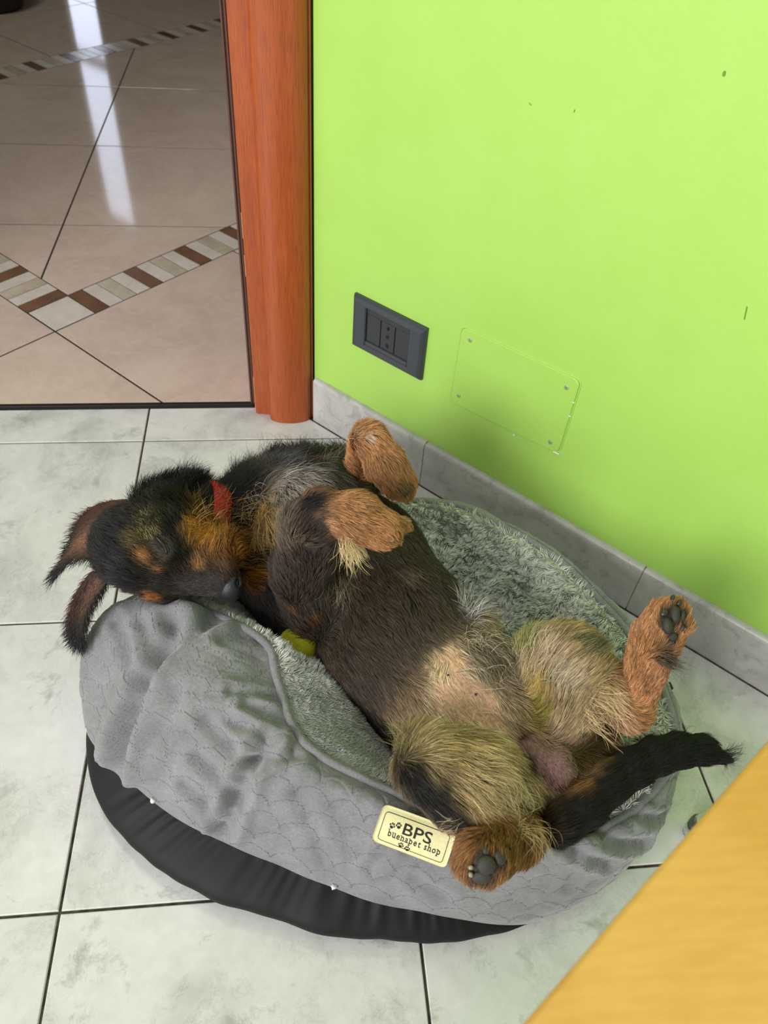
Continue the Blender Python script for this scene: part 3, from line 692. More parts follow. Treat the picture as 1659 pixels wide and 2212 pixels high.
# sewn label
lc = [(830, 1731), (988, 1791), (962, 1872), (803, 1812)]
Lc = [hit(bvhB, *q)[0] for q in lc]
def lab(u, v, h=.0012):
    p = (Lc[0]*(1-u)+Lc[1]*u)*(1-v)+(Lc[3]*(1-u)+Lc[2]*u)*v
    return p
lab_n = nrm(np.cross(Lc[1]-Lc[0], Lc[0]-Lc[3])); lab_n = lab_n if lab_n@TOW > 0 else -lab_n
def bulge_at(u, v):
    p = lab(u, v); l2, n2, _, d2 = bvhB.ray_cast(Vector(p+lab_n*.05), Vector(-lab_n)); return (np.array(l2)-p)@lab_n if l2 else 0.
bulk = np.array([[bulge_at(u, v) for u in np.linspace(0, 1, 7)] for v in np.linspace(0, 1, 5)]); k_ = np.clip(bulk, -.004, .008)
kq = np.polynomial.polynomial.polyvander2d(*np.meshgrid(np.linspace(0, 1, 7), np.linspace(0, 1, 5)), [2, 2]).reshape(-1, 9)
coef = np.linalg.lstsq(kq, k_.reshape(-1), rcond=None)[0]; lift0 = np.max(k_.reshape(-1)-kq@coef)
def labp(u, v, h=0.):
    b = np.polynomial.polynomial.polyvander2d(np.array([u]), np.array([v]), [2, 2]).reshape(-1)@coef
    return lab(u, v)+lab_n*(b+lift0+.0006+h)
LW = np.linalg.norm(Lc[1]-Lc[0]); LH = np.linalg.norm(Lc[3]-Lc[0])
V = []; F = []; nu, nv = 28, 16
def rc(u, v, r=.012):                 # rounded corners
    x, y = u*LW, v*LH; cx = min(max(x, r), LW-r); cy = min(max(y, r), LH-r); dx, dy = x-cx, y-cy; d = math.hypot(dx, dy); m_ = max(abs(dx), abs(dy))
    if d > 0 and abs(dx) > 0 and abs(dy) > 0: s = m_/d; return (cx+dx*s)/LW, (cy+dy*s)/LH
    return u, v
for h in (0., .0007):
    for j in range(nv+1):
        for i in range(nu+1):
            u, v = rc(i/nu, j/nv, .005); V.append(labp(u, v, h))
K = (nu+1)*(nv+1)
for j in range(nv):
    for i in range(nu):
        a = j*(nu+1)+i; F += [(a, a+1, a+nu+2, a+nu+1), (K+a, K+a+nu+1, K+a+nu+2, K+a+1)]
bd = [i for i in range(nu+1)]+[j*(nu+1)+nu for j in range(1, nv+1)]+[nv*(nu+1)+i for i in range(nu-1, -1, -1)]+[j*(nu+1) for j in range(nv-1, 0, -1)]
for i in range(len(bd)): a, b = bd[i], bd[(i+1) % len(bd)]; F.append((a, b, K+b, K+a))
sew = link('sewn_label', mesh('sewn_label', V, F, True), M['label'], bed, label='cream cloth label with black lettering')
def flat_print(name, polys, h=.0009, th=.00025):
    """polys: list of (verts uv, tris) in label millimetres"""
    V = []; F = []
    for vs, fs in polys:
        b = len(V)
        for x, y in vs: V.append(labp(x/LW, y/LH, h))
        F += [tuple(b+i for i in f) for f in fs]
    return link(name, mesh(name, V, F), M['ink'], sew)
# border line
bw = .00055; ins = .0042; ring = []
O = rounded([(ins, ins), (LW-ins, ins), (LW-ins, LH-ins), (ins, LH-ins)], .0035, 6)
dense = []
for i in range(len(O)):
    a, b = O[i], O[(i+1) % len(O)]; k = max(1, int(np.linalg.norm(b-a)/.003)); dense += [a+(b-a)*q/k for q in range(k)]
dense = np.array(dense); inn = inset(dense, bw) if True else dense
n = len(dense); flat_print('border', [(list(map(tuple, dense))+list(map(tuple, inn)), [(i, (i+1) % n, n+(i+1) % n, n+i) for i in range(n)])])
def text_polys(txt, size, x, y, bold=0.0, sx=1.0, serif=False, track=1.0):
    cu = bpy.data.curves.new('t', 'FONT'); cu.body = txt; cu.size = size; cu.offset = bold; cu.resolution_u = 3; cu.space_character = track
    ob = bpy.data.objects.new('t', cu); COL.objects.link(ob); bpy.context.view_layer.update()
    me = ob.evaluated_get(bpy.context.evaluated_depsgraph_get()).to_mesh()
    bm = bmesh.new(); bm.from_mesh(me); bmesh.ops.triangulate(bm, faces=bm.faces[:])
    long = [e for e in bm.edges if e.calc_length() > .0025]
    if long: bmesh.ops.subdivide_edges(bm, edges=long, cuts=1)
    bmesh.ops.triangulate(bm, faces=bm.faces[:])
    bm.verts.index_update(); vs = [(x+v.co.x*sx, y-v.co.y) for v in bm.verts]; fs = [tuple(v.index for v in f.verts) for f in bm.faces]; wdt = max((v.co.x for v in bm.verts), default=0)*sx
    bm.free(); COL.objects.unlink(ob); bpy.data.objects.remove(ob); return (vs, fs), wdt
mm = LW/.0720
def serif_line(txt, size, x, y, wid):
    """letters set one by one, with slab feet added to the stems"""
    ps = [text_polys(ch, size, 0, 0, .00012)[0] for ch in txt]; adv = []
    for ch, (vs, fs) in zip(txt, ps):
        adv.append(size*.34 if ch == ' ' else (max(v[0] for v in vs)-min(v[0] for v in vs))+size*.16)
    k = wid/sum(adv); out = []; cx = x; xh = size*.53; asc = size*.73; t_ = size*.055
    stems = {'b': [('l', 1, 0)], 'u': [('l', .53, 0), ('r', .53, 1)], 'n': [('l', .53, 1), ('r', 0, 1)], 'p': [('l', .53, 2)], 't': [('m', 0, 0)], 'h': [('l', 1, 1), ('r', 0, 1)], 'a': [('r', 0, 1)], 'e': [], 's': [], 'o': [], ' ': []}
    for ch, (vs, fs), a in zip(txt, ps, adv):
        if vs:
            mn = min(v[0] for v in vs); mx = max(v[0] for v in vs)
            out.append(([(cx+(v[0]-mn)*k, y+v[1]) for v in vs], fs))
            sw_ = size*.05
            for side, top, foot in stems.get(ch, []):
                xc = cx+(sw_ if side == 'l' else (mx-mn)-sw_ if side == 'r' else (mx-mn)*.5)*k
                rects = []
                if top: yy = asc if top == 1 else xh; rects.append((xc-size*.14, xc+size*.03, y-yy, y-yy+t_))
                if foot == 1: rects.append((xc-size*.10, xc+size*.12, y-t_, y))
                if foot == 2: rects.append((xc-size*.10, xc+size*.13, y+size*.20-t_, y+size*.20))
                for x0, x1, y0, y1 in rects: out.append(([(x0, y0), (x1, y0), (x1, y1), (x0, y1)], [(0, 1, 2, 3)]))
        cx += a*k
    return out
def Lx(f): return f*LW
b1, w1 = text_polys('BPS', LH*.38, 0, 0, .00012)
kx = Lx(.40)/w1
flat_print('lettering', [([(Lx(.325)+v[0]*kx, LH*.495+v[1]) for v in b1[0]], b1[1])])
flat_print('lettering', serif_line('buenapet shop', LH*.255, Lx(.175), LH*.675, Lx(.715)))
def paw(cx, cy, s, ang):
    out = []
    for ox, oy, rx, ry in ((0, .32, .42, .34), (-.52, -.10, .17, .26), (-.20, -.50, .17, .28), (.20, -.50, .17, .28), (.52, -.10, .17, .26)):
        vs = [];
        for k in range(14):
            a = 6.2832*k/14; x, y = ox+rx*math.cos(a), oy+ry*math.sin(a); vs.append((cx+s*(x*math.cos(ang)-y*math.sin(ang)), cy+s*(x*math.sin(ang)+y*math.cos(ang))))
        out.append((vs, [tuple(range(14))]))
    return out
for cx, cy, an in ((.195, .40, .25), (.275, .345, -.3), (.375, .800, .2), (.465, .835, -.25)): flat_print('paw_print', paw(Lx(cx), LH*cy, LH*.105, an))


# ------------------------------------------------------------------ the dog: one continuous body grown from a distance field
def iv(r=0., u=0., t=0.): return RT*r+UP*u+TOW*t        # a direction given as right / up / towards the viewer
BLK, GRY, BRN = lin(30, 28, 27), lin(122, 116, 106), lin(84, 70, 56)
TAN, GOLD, THI, PALE = lin(176, 128, 86), lin(126, 92, 54), lin(166, 144, 108), lin(214, 172, 134)
PRM = []
def prim(a, b, ra, rb, k=.012, col=BLK, ln=.014, flow=None, lift=.35, dens=1., skin=None, flat=None, cs=.0):
    """round cone a-b; flat=(axis, factor) squeezes it across an axis. col: hair colour (second colour cs mixes per hair)"""
    a, b = np.asarray(a, float), np.asarray(b, float)
    fl = nrm(b-a) if flow is None and np.linalg.norm(b-a) > 1e-6 else (nrm(flow) if flow is not None else np.array([0, 0, 0.]))
    PRM.append(dict(a=a, b=b, ra=ra, rb=rb, k=k, col=col, ln=ln, fl=fl, lift=lift, dens=dens, skin=skin if skin is not None else tuple(c*.55 for c in col), flat=flat))
def sdf(P, q):
    a, b, ra, rb = q['a'], q['b'], q['ra'], q['rb']
    if q['flat'] is not None:
        ax, f = q['flat']; c = a; d = P-c; h = d@ax; P = c+d+np.multiply.outer(h*(1/f-1), ax)
        bb = b+ax*((b-a)@ax)*(1/f-1)
    else: bb = b
    ba = bb-a; L2 = ba@ba; pa = P-a
    t = np.clip(pa@ba/max(L2, 1e-12), 0, 1)
    d = np.linalg.norm(pa-t[..., None]*ba, axis=-1)-(ra+(rb-ra)*t)
    return d*(q['flat'][1] if q['flat'] is not None else 1.)
def chain(pts, **kw):
    for (p, r), (q, s) in zip(pts[:-1], pts[1:]): prim(p, q, r, s, **kw)
# trunk, belly up
prim(at(470, 1135, .165), at(600, 1110, .150), .040, .050, .02, BLK, .024, lift=.5)
prim(at(600, 1110, .150), at(665, 1125, .145), .050, .066, .02, GRY, .026, flow=iv(.8, -.3), lift=.5)
prim(at(665, 1125, .145), at(760, 1225, .138), .066, .077, .02, lin(68, 58, 49), .013)
prim(at(760, 1225, .138), at(855, 1370, .134), .077, .076, .02, lin(67, 57, 48), .012)
prim(at(855, 1370, .134), at(965, 1478, .130), .076, .066, .02, lin(74, 63, 53), .013)
prim(at(965, 1478, .130), at(1090, 1590, .122), .066, .060, .02, lin(184, 158, 122), .011)
prim(at(1090, 1590, .122), at(1190, 1690, .105), .060, .050, .02, lin(128, 100, 62), .016)
prim(at(700, 1270, .110), at(900, 1500, .100), .062, .055, .02, lin(46, 38, 32), .011)      # the flank that lies near the lining
prim(at(640, 1046, .120), at(745, 1046, .125), .034, .034, .015, lin(64, 60, 54), .026, flow=iv(-.1, .9, .3), lift=.6)   # shoulder ruff
prim(at(560, 1076, .130), at(640, 1046, .120), .032, .034, .015, BLK, .026, flow=iv(-.3, .9, .2), lift=.6)
prim(at(600, 1115, .185), at(640, 1090, .190), .020, .022, .02, lin(160, 150, 136), .030, flow=iv(.3, -.8, .2), lift=.55)   # breast tuft
prim(at(575, 1120, .178), at(596, 1150, .180), .016, .016, .015, lin(176, 142, 92), .024, flow=iv(.3, -.8, .2), lift=.6)
prim(at(560, 1215, .135), at(660, 1300, .125), .040, .046, .02, lin(34, 30, 28), .014)
# far foreleg, folded
prim(at(730, 1050, .155), at(765, 1020, .185), .036, .024, .015, lin(56, 54, 46), .014, flow=iv(.9, -.3))
prim(at(778, 1022, .195), at(796, 950, .262), .0130, .0165, .006, lin(190, 140, 96), .011, flow=iv(.2, .9))
prim(at(796, 948, .262), at(832, 1000, .250), .0165, .0190, .006, TAN, .009)
prim(at(830, 1000, .250), at(862, 1042, .232), .0200, .0165, .006, TAN, .009)
prim(at(858, 1034, .236), at(874, 1060, .224), .0130, .0080, .004, TAN, .010)
prim(at(842, 1040, .236), at(850, 1058, .226), .0110, .0075, .004, lin(170, 118, 66), .010)
# near foreleg, folded: upper arm, forearm upwards, paw hanging right
prim(at(690, 1300, .170), at(655, 1230, .205), .036, .028, .014, lin(64, 56, 50), .014)
prim(at(655, 1250, .205), at(674, 1136, .270), .0265, .0235, .008, lin(70, 60, 54), .012, flow=iv(.1, .9))
prim(at(674, 1134, .270), at(692, 1110, .280), .0230, .0215, .006, lin(46, 40, 36), .010, flow=iv(.9, .1))
prim(at(696, 1110, .281), at(768, 1118, .284), .0195, .0215, .006, TAN, .009, flow=iv(.9, -.35))
prim(at(768, 1116, .284), at(822, 1142, .276), .0215, .0180, .006, TAN, .009, flow=iv(.85, -.5))
prim(at(826, 1136, .277), at(872, 1136, .268), .0125, .0065, .003, TAN, .006, flow=iv(.9, -.2))
prim(at(822, 1148, .274), at(848, 1158, .268), .0120, .0080, .003, TAN, .006, flow=iv(.7, -.6))
prim(at(804, 1152, .270), at(822, 1166, .264), .0120, .0085, .003, TAN, .006, flow=iv(.4, -.9))
prim(at(740, 1150, .262), at(756, 1172, .250), .0100, .0060, .006, lin(214, 186, 140), .020, flow=iv(.35, -.9), lift=.4)   # dew claw tuft
prim(at(735, 1195, .200), at(735, 1270, .185), .020, .018, .015, lin(96, 82, 62), .030, flow=iv(-.1, -1), lift=.45)        # elbow fringe
# near hind leg
prim(at(1102, 1684, .130), at(1005, 1668, .176), .038, .033, .014, THI, .016, flow=iv(.75, -.5))
prim(at(1005, 1672, .176), at(930, 1640, .194), .034, .0265, .012, THI, .015, flow=iv(.8, -.45))
prim(at(926, 1652, .190), at(985, 1722, .176), .0265, .022, .01, lin(84, 72, 58), .014)
prim(at(985, 1722, .176), at(1070, 1782, .162), .0225, .019, .008, lin(170, 124, 80), .010)
prim(at(1070, 1782, .160), at(1118, 1812, .150), .019, .0180, .006, GOLD, .012, flow=iv(.5, -.7))
prim(at(1112, 1808, .152), at(1070, 1828, .168), .0190, .0195, .006, GOLD, .011)
prim(at(1070, 1828, .168), at(1044, 1848, .176), .0195, .0200, .006, lin(138, 98, 60), .010, flow=iv(-.3, -.9))
for q, r in (((1012, 1862, .176), .0105), ((1026, 1878, .172), .0105), ((1048, 1882, .172), .0105), ((1068, 1866, .172), .0100)):
    prim(at(1044, 1848, .176), at(*q), .014, r, .004, lin(134, 94, 58), .009, flow=iv(-.3, -.9))
# far hind leg
prim(at(1140, 1590, .130), at(1195, 1480, .170), .050, .048, .014, THI, .015, flow=iv(.35, .85))
prim(at(1195, 1480, .170), at(1222, 1438, .192), .048, .036, .012, lin(160, 140, 104), .015, flow=iv(.6, .6))
prim(at(1232, 1450, .188), at(1298, 1482, .178), .033, .024, .01, lin(176, 142, 104), .014)
prim(at(1298, 1482, .178), at(1358, 1524, .167), .024, .0185, .008, TAN, .010)
prim(at(1358, 1524, .167), at(1366, 1534, .162), .0185, .0175, .006, TAN, .009)
prim(at(1362, 1526, .168), at(1388, 1455, .198), .0185, .0180, .006, TAN, .008)
prim(at(1388, 1455, .198), at(1415, 1385, .226), .0180, .0195, .006, TAN, .008)
prim(at(1415, 1385, .226), at(1438, 1345, .238), .0195, .0185, .006, TAN, .009)
for q, r in (((1440, 1350, .246), .0100), ((1456, 1322, .250), .0105), ((1468, 1330, .246), .0085), ((1468, 1356, .240), .0085)):
    prim(at(1432, 1356, .238), at(*q), .014, r, .004, TAN, .008, flow=iv(.2, .9))
# rump and buttocks
prim(at(1215, 1600, .110), at(1235, 1650, .105), .048, .044, .014, lin(128, 98, 60), .016, flow=iv(.4, -.8))
prim(at(1155, 1720, .108), at(1195, 1740, .100), .042, .028, .014, lin(112, 84, 52), .017, flow=iv(.6, -.6))
# sheath and scrotum
prim(at(1035, 1345, .188), at(1092, 1520, .184), .0085, .0125, .014, lin(146, 128, 100), .018, flow=iv(.3, -.9))
MAU = lin(140, 104, 102)
prim(at(1142, 1618, .170), at(1156, 1636, .166), .0135, .0145, .004, MAU, .004, dens=.08, skin=MAU)
prim(at(1196, 1646, .164), at(1208, 1664, .158), .0145, .0140, .004, MAU, .004, dens=.08, skin=MAU)
# tail
TL = [((1205, 1772, .132), .0195), ((1258, 1740, .138), .0185), ((1310, 1694, .143), .0175), ((1362, 1662, .146), .0160), ((1410, 1637, .148), .0152), ((1460, 1622, .149), .0145), ((1512, 1620, .148), .0125), ((1552, 1634, .144), .0065)]
chain([(at(*p), r) for p, r in TL], k=.006, col=lin(20, 19, 19), ln=.012, lift=.16)
# head, on its side with the nose to the right
HO = at(300, 1184, .202)
HF = nrm(RT*.93-UP*.34+TOW*.02); HD_ = TOW*.76-UP*.62; HD_ = nrm(HD_-HF*(HD_@HF)); HL = nrm(np.cross(HD_, HF)); HL = HL if HL@UP > 0 else -HL
def hp(f, d, l): return HO+(HF*f+HD_*d+HL*l)*.01
HB = lin(38, 35, 33)
prim(hp(-.4, -.3, -.2), hp(.9, -.2, 0), .040, .042, .012, HB, .013, flow=-HF+.25*HL, lift=.35)
prim(hp(1.6, -.6, .3), hp(3.4, -.3, .1), .042, .034, .012, HB, .013, flow=-HF, lift=.3)
prim(hp(2.0, -1.4, 2.4), hp(3.5, -1.5, 2.0), .026, .022, .012, lin(62, 54, 36), .014, flow=-HF*.4+HL, lift=.4)
prim(hp(2.0, -1.4, -2.4), hp(3.5, -1.5, -2.0), .026, .022, .012, HB, .010, flow=-HF)
prim(hp(2.9, 1.9, 1.8), hp(3.7, 1.7, 2.0), .016, .015, .008, lin(58, 50, 38), .008, flow=-HF+.5*HL)
prim(hp(2.9, 1.9, -1.8), hp(3.7, 1.7, -2.0), .016, .015, .008, lin(60, 48, 36), .008, flow=-HF)
prim(hp(4.0, .5, 0), hp(8.9, .1, 0), .028, .0165, .012, lin(52, 48, 47), .0055, flow=-HF, lift=.2)
prim(hp(4.2, -.6, 1.1), hp(8.3, -.6, .6), .024, .0130, .010, lin(150, 98, 48), .016, flow=HL*.9+HF*.35-HD_*.2, lift=.4)
prim(hp(4.2, -.6, -1.1), hp(8.3, -.6, -.6), .022, .0120, .010, lin(96, 60, 36), .007, flow=-HL*.6-HF*.3, lift=.25)
prim(hp(3.4, -2.0, .5), hp(7.6, -1.6, .4), .026, .0150, .010, lin(158, 108, 44), .024, flow=HL*.9+HF*.35, lift=.5)
prim(hp(4.2, -1.8, 2.2), hp(6.6, -1.6, 1.9), .0200, .0150, .012, lin(146, 108, 50), .026, flow=HL*.85+HF*.5, lift=.5)
prim(hp(1.2, -1.8, 3.4), hp(2.4, -1.8, 3.4), .018, .018, .014, lin(30, 30, 24), .024, flow=HL-.3*HF, lift=.6)
prim(at(345, 1092, .188), at(415, 1078, .178), .022, .024, .014, lin(30, 29, 26), .020, flow=HL+.25*HF, lift=.5)
# mesh it
lo = np.min([np.minimum(q['a']-q['ra'], q['b']-q['rb']) for q in PRM], 0)-.012; hi = np.max([np.maximum(q['a']+q['ra'], q['b']+q['rb']) for q in PRM], 0)+.012
HG = .0026; dims = np.ceil((hi-lo)/HG).astype(int)+1
Fd = np.full(dims, .05, np.float32); AX = [lo[i]+HG*np.arange(dims[i]) for i in range(3)]
for q in PRM:
    m = q['k']+.012; rr = max(q['ra'], q['rb'])+m
    i0 = np.clip(((np.minimum(q['a'], q['b'])-rr-lo)/HG).astype(int), 0, dims-1); i1 = np.clip(((np.maximum(q['a'], q['b'])+rr-lo)/HG).astype(int)+2, 1, dims)
    sl = tuple(slice(a, b) for a, b in zip(i0, i1))
    P = np.stack(np.meshgrid(*[AX[i][sl[i]] for i in range(3)], indexing='ij'), -1)
    d = sdf(P, q).astype(np.float32); o = Fd[sl]; k = q['k']; h = np.clip(k-np.abs(o-d), 0, None)/k
    Fd[sl] = np.minimum(o, d)-h*h*h*k/6
BR = .022; bc = at(644, 1399, .126)                       # the ball presses its own dimple into the flank
i0 = np.clip(((bc-.034-lo)/HG).astype(int), 0, dims-1); i1 = np.clip(((bc+.034-lo)/HG).astype(int)+1, 1, dims); sl = tuple(slice(a, b) for a, b in zip(i0, i1))
Fd[sl] = np.maximum(Fd[sl], BR+.0015-np.linalg.norm(np.stack(np.meshgrid(*[AX[i][sl[i]] for i in range(3)], indexing='ij'), -1)-bc, axis=-1))
def surface_nets(Fv):
    ins = Fv < 0; c = np.zeros(np.array(Fv.shape)-1, np.int8)
    nx, ny, nz = c.shape
    cor = [(i, j, k) for i in (0, 1) for j in (0, 1) for k in (0, 1)]
    for i, j, k in cor: c += ins[i:i+nx, j:j+ny, k:k+nz]
    cells = np.argwhere((c > 0) & (c < 8)); idx = np.full(c.shape, -1, np.int32); idx[tuple(cells.T)] = np.arange(len(cells))
    acc = np.zeros((len(cells), 3)); cnt = np.zeros(len(cells))
    for a in range(8):
        for b in range(a+1, 8):
            ca, cb = np.array(cor[a]), np.array(cor[b])
            if abs(ca-cb).sum() != 1: continue
            fa = Fv[tuple((cells+ca).T)]; fb = Fv[tuple((cells+cb).T)]; m = (fa < 0) != (fb < 0)
            t = np.where(m, fa/np.where(m, fa-fb, 1), 0); acc[m] += (ca+t[:, None]*(cb-ca))[m]; cnt[m] += 1
    Vv = cells+acc/cnt[:, None]; quads = []
    for ax in range(3):
        o1, o2 = [(1, 2), (2, 0), (0, 1)][ax]
        s0 = [slice(None)]*3; s1 = [slice(None)]*3; s0[ax] = slice(0, -1); s1[ax] = slice(1, None)
        A, B = ins[tuple(s0)], ins[tuple(s1)]; e = np.argwhere(A != B)
        e = e[(e[:, o1] > 0) & (e[:, o2] > 0) & (e[:, o1] < c.shape[o1]) & (e[:, o2] < c.shape[o2])]
        d1 = np.zeros(3, int); d1[o1] = 1; d2 = np.zeros(3, int); d2[o2] = 1
        qd = np.stack([idx[tuple(e.T)], idx[tuple((e-d1).T)], idx[tuple((e-d1-d2).T)], idx[tuple((e-d2).T)]], 1)
        flip = ~A[tuple(e.T)]; qd[flip] = qd[flip][:, ::-1]; quads.append(qd)
    Qd = np.concatenate(quads); return Vv, Qd[(Qd >= 0).all(1)]
BV, BQ = surface_nets(Fd); BV = lo+BV*HG
# drop stray inner shells: keep as is; relax a little
for it in range(2):
    acc = np.zeros_like(BV); cnt = np.zeros(len(BV))
    for a, b in ((0, 1), (1, 2), (2, 3), (3, 0)):
        np.add.at(acc, BQ[:, a], BV[BQ[:, b]]); np.add.at(cnt, BQ[:, a], 1); np.add.at(acc, BQ[:, b], BV[BQ[:, a]]); np.add.at(cnt, BQ[:, b], 1)
    BV = BV*.5+.5*acc/cnt[:, None]
def face_normals(V, Q):
    n = np.cross(V[Q[:, 2]]-V[Q[:, 0]], V[Q[:, 3]]-V[Q[:, 1]]); return n
def vert_normals(V, Q):
    n = face_normals(V, Q); o = np.zeros_like(V)
    for k in range(4): np.add.at(o, Q[:, k], n)
    return o/np.maximum(np.linalg.norm(o, axis=1, keepdims=True), 1e-12)
BN = vert_normals(BV, BQ)
gi = np.clip(((BV+BN*.008-lo)/HG).astype(int), 0, dims-1)
if Fd[tuple(gi.T)].mean() < 0: BQ = BQ[:, ::-1]; BN = -BN
# ---- ball tucked between lining and dog
def field(P):
    g = (np.asarray(P)-lo)/HG; i0 = np.floor(g).astype(int); ok = ((i0 >= 0) & (i0 < dims-1)).all(-1); i0 = np.clip(i0, 0, dims-2); f = np.clip(g-i0, 0, 1); v = 0
    for a in (0, 1):
        for b_ in (0, 1):
            for c_ in (0, 1):
                v = v+Fd[i0[..., 0]+a, i0[..., 1]+b_, i0[..., 2]+c_]*(f[..., 0] if a else 1-f[..., 0])*(f[..., 1] if b_ else 1-f[..., 1])*(f[..., 2] if c_ else 1-f[..., 2])
    return np.where(ok, v, .05)
bm = bmesh.new(); bmesh.ops.create_icosphere(bm, subdivisions=5, radius=BR)
for v in bm.verts: v.co = Vector(bc)+v.co*(1+.012*math.sin(v.co.x*900)*math.sin(v.co.y*800+v.co.z*700))
ball = link('toy_ball', bm_mesh('toy_ball', bm, True), M['ball']); ball['label'] = 'yellow felt toy ball half hidden between the fleece and the dog'; ball['category'] = 'ball'
# ---- the soft bed gives way under the dog and the ball
def press(Gr, margin=.002, zmin=.007, soft=True):
    Q0 = Gr.copy(); P = Gr.reshape(-1, 3).copy()
    for it in range(90):
        ins_ = (np.minimum(field(P), np.linalg.norm(P-bc, axis=1)-BR-.003) < margin) & (P[:, 2] > zmin)
        if not ins_.any(): break
        P[ins_, 2] = np.maximum(P[ins_, 2]-.002, zmin)
    dz = P.reshape(Gr.shape)[..., 2]-Q0[..., 2]
    if soft:
        for it in range(6):
            s_ = dz.copy(); s_[:, 1:-1] = (dz[:, :-2]+dz[:, 2:]+2*dz[:, 1:-1])/4; s_ = (np.roll(s_, 1, 0)+np.roll(s_, -1, 0)+2*s_)/4; dz = np.minimum(dz, s_)
    Q0[..., 2] = np.maximum(Q0[..., 2]+dz, np.minimum(Gr[..., 2], zmin)); return Q0
Gd = press(Gd, .0025, .010); bolster.data.vertices.foreach_set('co', Gd.reshape(-1, 3).astype(np.float32).ravel()); bolster.data.update()
Gl = press(Gl, .0025, .006); Gl[:, 0] = Gl[:, 0]; lining.data.vertices.foreach_set('co', Gl.reshape(-1, 3).astype(np.float32).ravel()); lining.data.update()
pp = press((xyz(C5)[::3]+np.array([0, 0, .002]))[:, None, :], .0065, .012, False)[:, 0]
for it in range(3): pp = np.minimum(pp, (np.roll(pp, 1, 0)+np.roll(pp, -1, 0))/2) if False else np.c_[pp[:, :2], np.minimum(pp[:, 2], (np.roll(pp[:, 2], 1)+np.roll(pp[:, 2], -1)+2*pp[:, 2])/4)]
V, F = tube(pp, .0042, 10, closed=True); link('piping', mesh('piping', V, F, True), M['velvet'], bed)
sv = np.array([v.co for v in stitching.data.vertices]); sv[:, 2] = press(sv[:, None, :], .003, .008, False)[:, 0, 2]; stitching.data.vertices.foreach_set('co', sv.astype(np.float32).ravel()); stitching.data.update()
# ---- blended coat attributes per vertex
D = np.stack([sdf(BV, q) for q in PRM], 1); Wt = np.exp(-np.clip(D-D.min(1, keepdims=True), 0, .1)/.0035); Wt /= Wt.sum(1, keepdims=True)
vcol = Wt@np.array([q['col'] for q in PRM]); vskin = Wt@np.array([q['skin'] for q in PRM]); vlen = Wt@np.array([q['ln'] for q in PRM]); vlift = Wt@np.array([q['lift'] for q in PRM])
vden = Wt@np.array([q['dens'] for q in PRM]); vflow = Wt@np.array([q['fl'] for q in PRM])
bvhD = BVHTree.FromPolygons([tuple(v) for v in BV], [tuple(q) for q in BQ])
def on_dog(px, py):
    p, n = hit(bvhD, px, py); return p, n
def spot(px, py, r, col=None, ln=None, dens=None, flow=None, lift=None, skin=None, f=1., z=None, jag=.35):
    """a marking or painted tone of the coat around the point of the body seen at (px, py)"""
    p = on_dog(px, py)[0] if z is None else at(px, py, z)
    if p is None: return
    d = np.linalg.norm(BV-p, axis=1)/(r*(1+jag*wob(BV, 90, 33, 2))); w = f*np.clip(1.6*(1.25-d), 0, 1)*(d < 1.3)
    for arr, v in ((vcol, col), (vskin, skin), (vflow, flow)):
        if v is not None: arr[:] = arr*(1-w[:, None])+np.asarray(v)*w[:, None]
    for arr, v in ((vlen, ln), (vden, dens), (vlift, lift)):
        if v is not None: arr[:] = arr*(1-w)+v*w
# markings and painted tones
SK = lin(222, 176, 142)
for (x, y, r) in ((970, 1435, .022), (985, 1490, .030), (1005, 1540, .030), (1050, 1575, .024), (1030, 1500, .022)):
    spot(x, y, r, lin(232, 206, 170), .010, .05, iv(.6, -.6), .15, SK)
spot(950, 1440, .010, lin(206, 186, 150), .014, .4, iv(-.3, -.9)); spot(1040, 1420, .018, lin(128, 116, 100), .026, 1., iv(.2, -.9), .5); spot(1010, 1325, .014, lin(150, 146, 140), .026, 1., iv(.3, .6, .3), .5)
spot(1065, 1400, .016, lin(120, 108, 92), .026, 1., iv(.3, -.9), .5); spot(1090, 1470, .014, lin(140, 124, 104), .02)
spot(970, 1180, .020, lin(50, 52, 44)); spot(985, 1245, .018, lin(48, 50, 40)); spot(930, 1150, .02, lin(48, 48, 42)); spot(1000, 1290, .014, lin(56, 56, 46))
spot(880, 1240, .012, lin(140, 118, 100), f=.3); spot(600, 1330, .028, lin(24, 21, 19)); spot(650, 1400, .02, lin(40, 32, 26)); spot(800, 1555, .03, lin(30, 26, 22)); spot(720, 1480, .02, lin(40, 32, 26))
for x, y in ((640, 1330), (690, 1350), (660, 1370)): spot(x, y, .006, lin(104, 72, 42), f=.8)
spot(850, 1580, .02, lin(40, 34, 30)); spot(880, 1650, .016, lin(36, 33, 31)); spot(905, 1700, .018, lin(34, 32, 31), .016); spot(940, 1735, .018, lin(36, 33, 31), .014); spot(975, 1760, .012, lin(46, 40, 36))
spot(880, 1605, .014, lin(120, 108, 70), .020, None, iv(.7, .4), .5); spot(930, 1600, .018, lin(172, 152, 106), .018, None, iv(.85, .1)); spot(1000, 1625, .02, lin(178, 152, 108)); spot(1040, 1680, .025, lin(184, 164, 120), .024, None, iv(.8, -.45), .35)
spot(1080, 1715, .014, lin(164, 146, 110), .022, 1., iv(.6, -.6), .45)
spot(1160, 1760, .020, lin(60, 46, 30)); spot(1235, 1700, .014, lin(120, 84, 50)); spot(1260, 1640, .02, lin(96, 74, 44)); spot(1285, 1600, .015, lin(80, 60, 38))
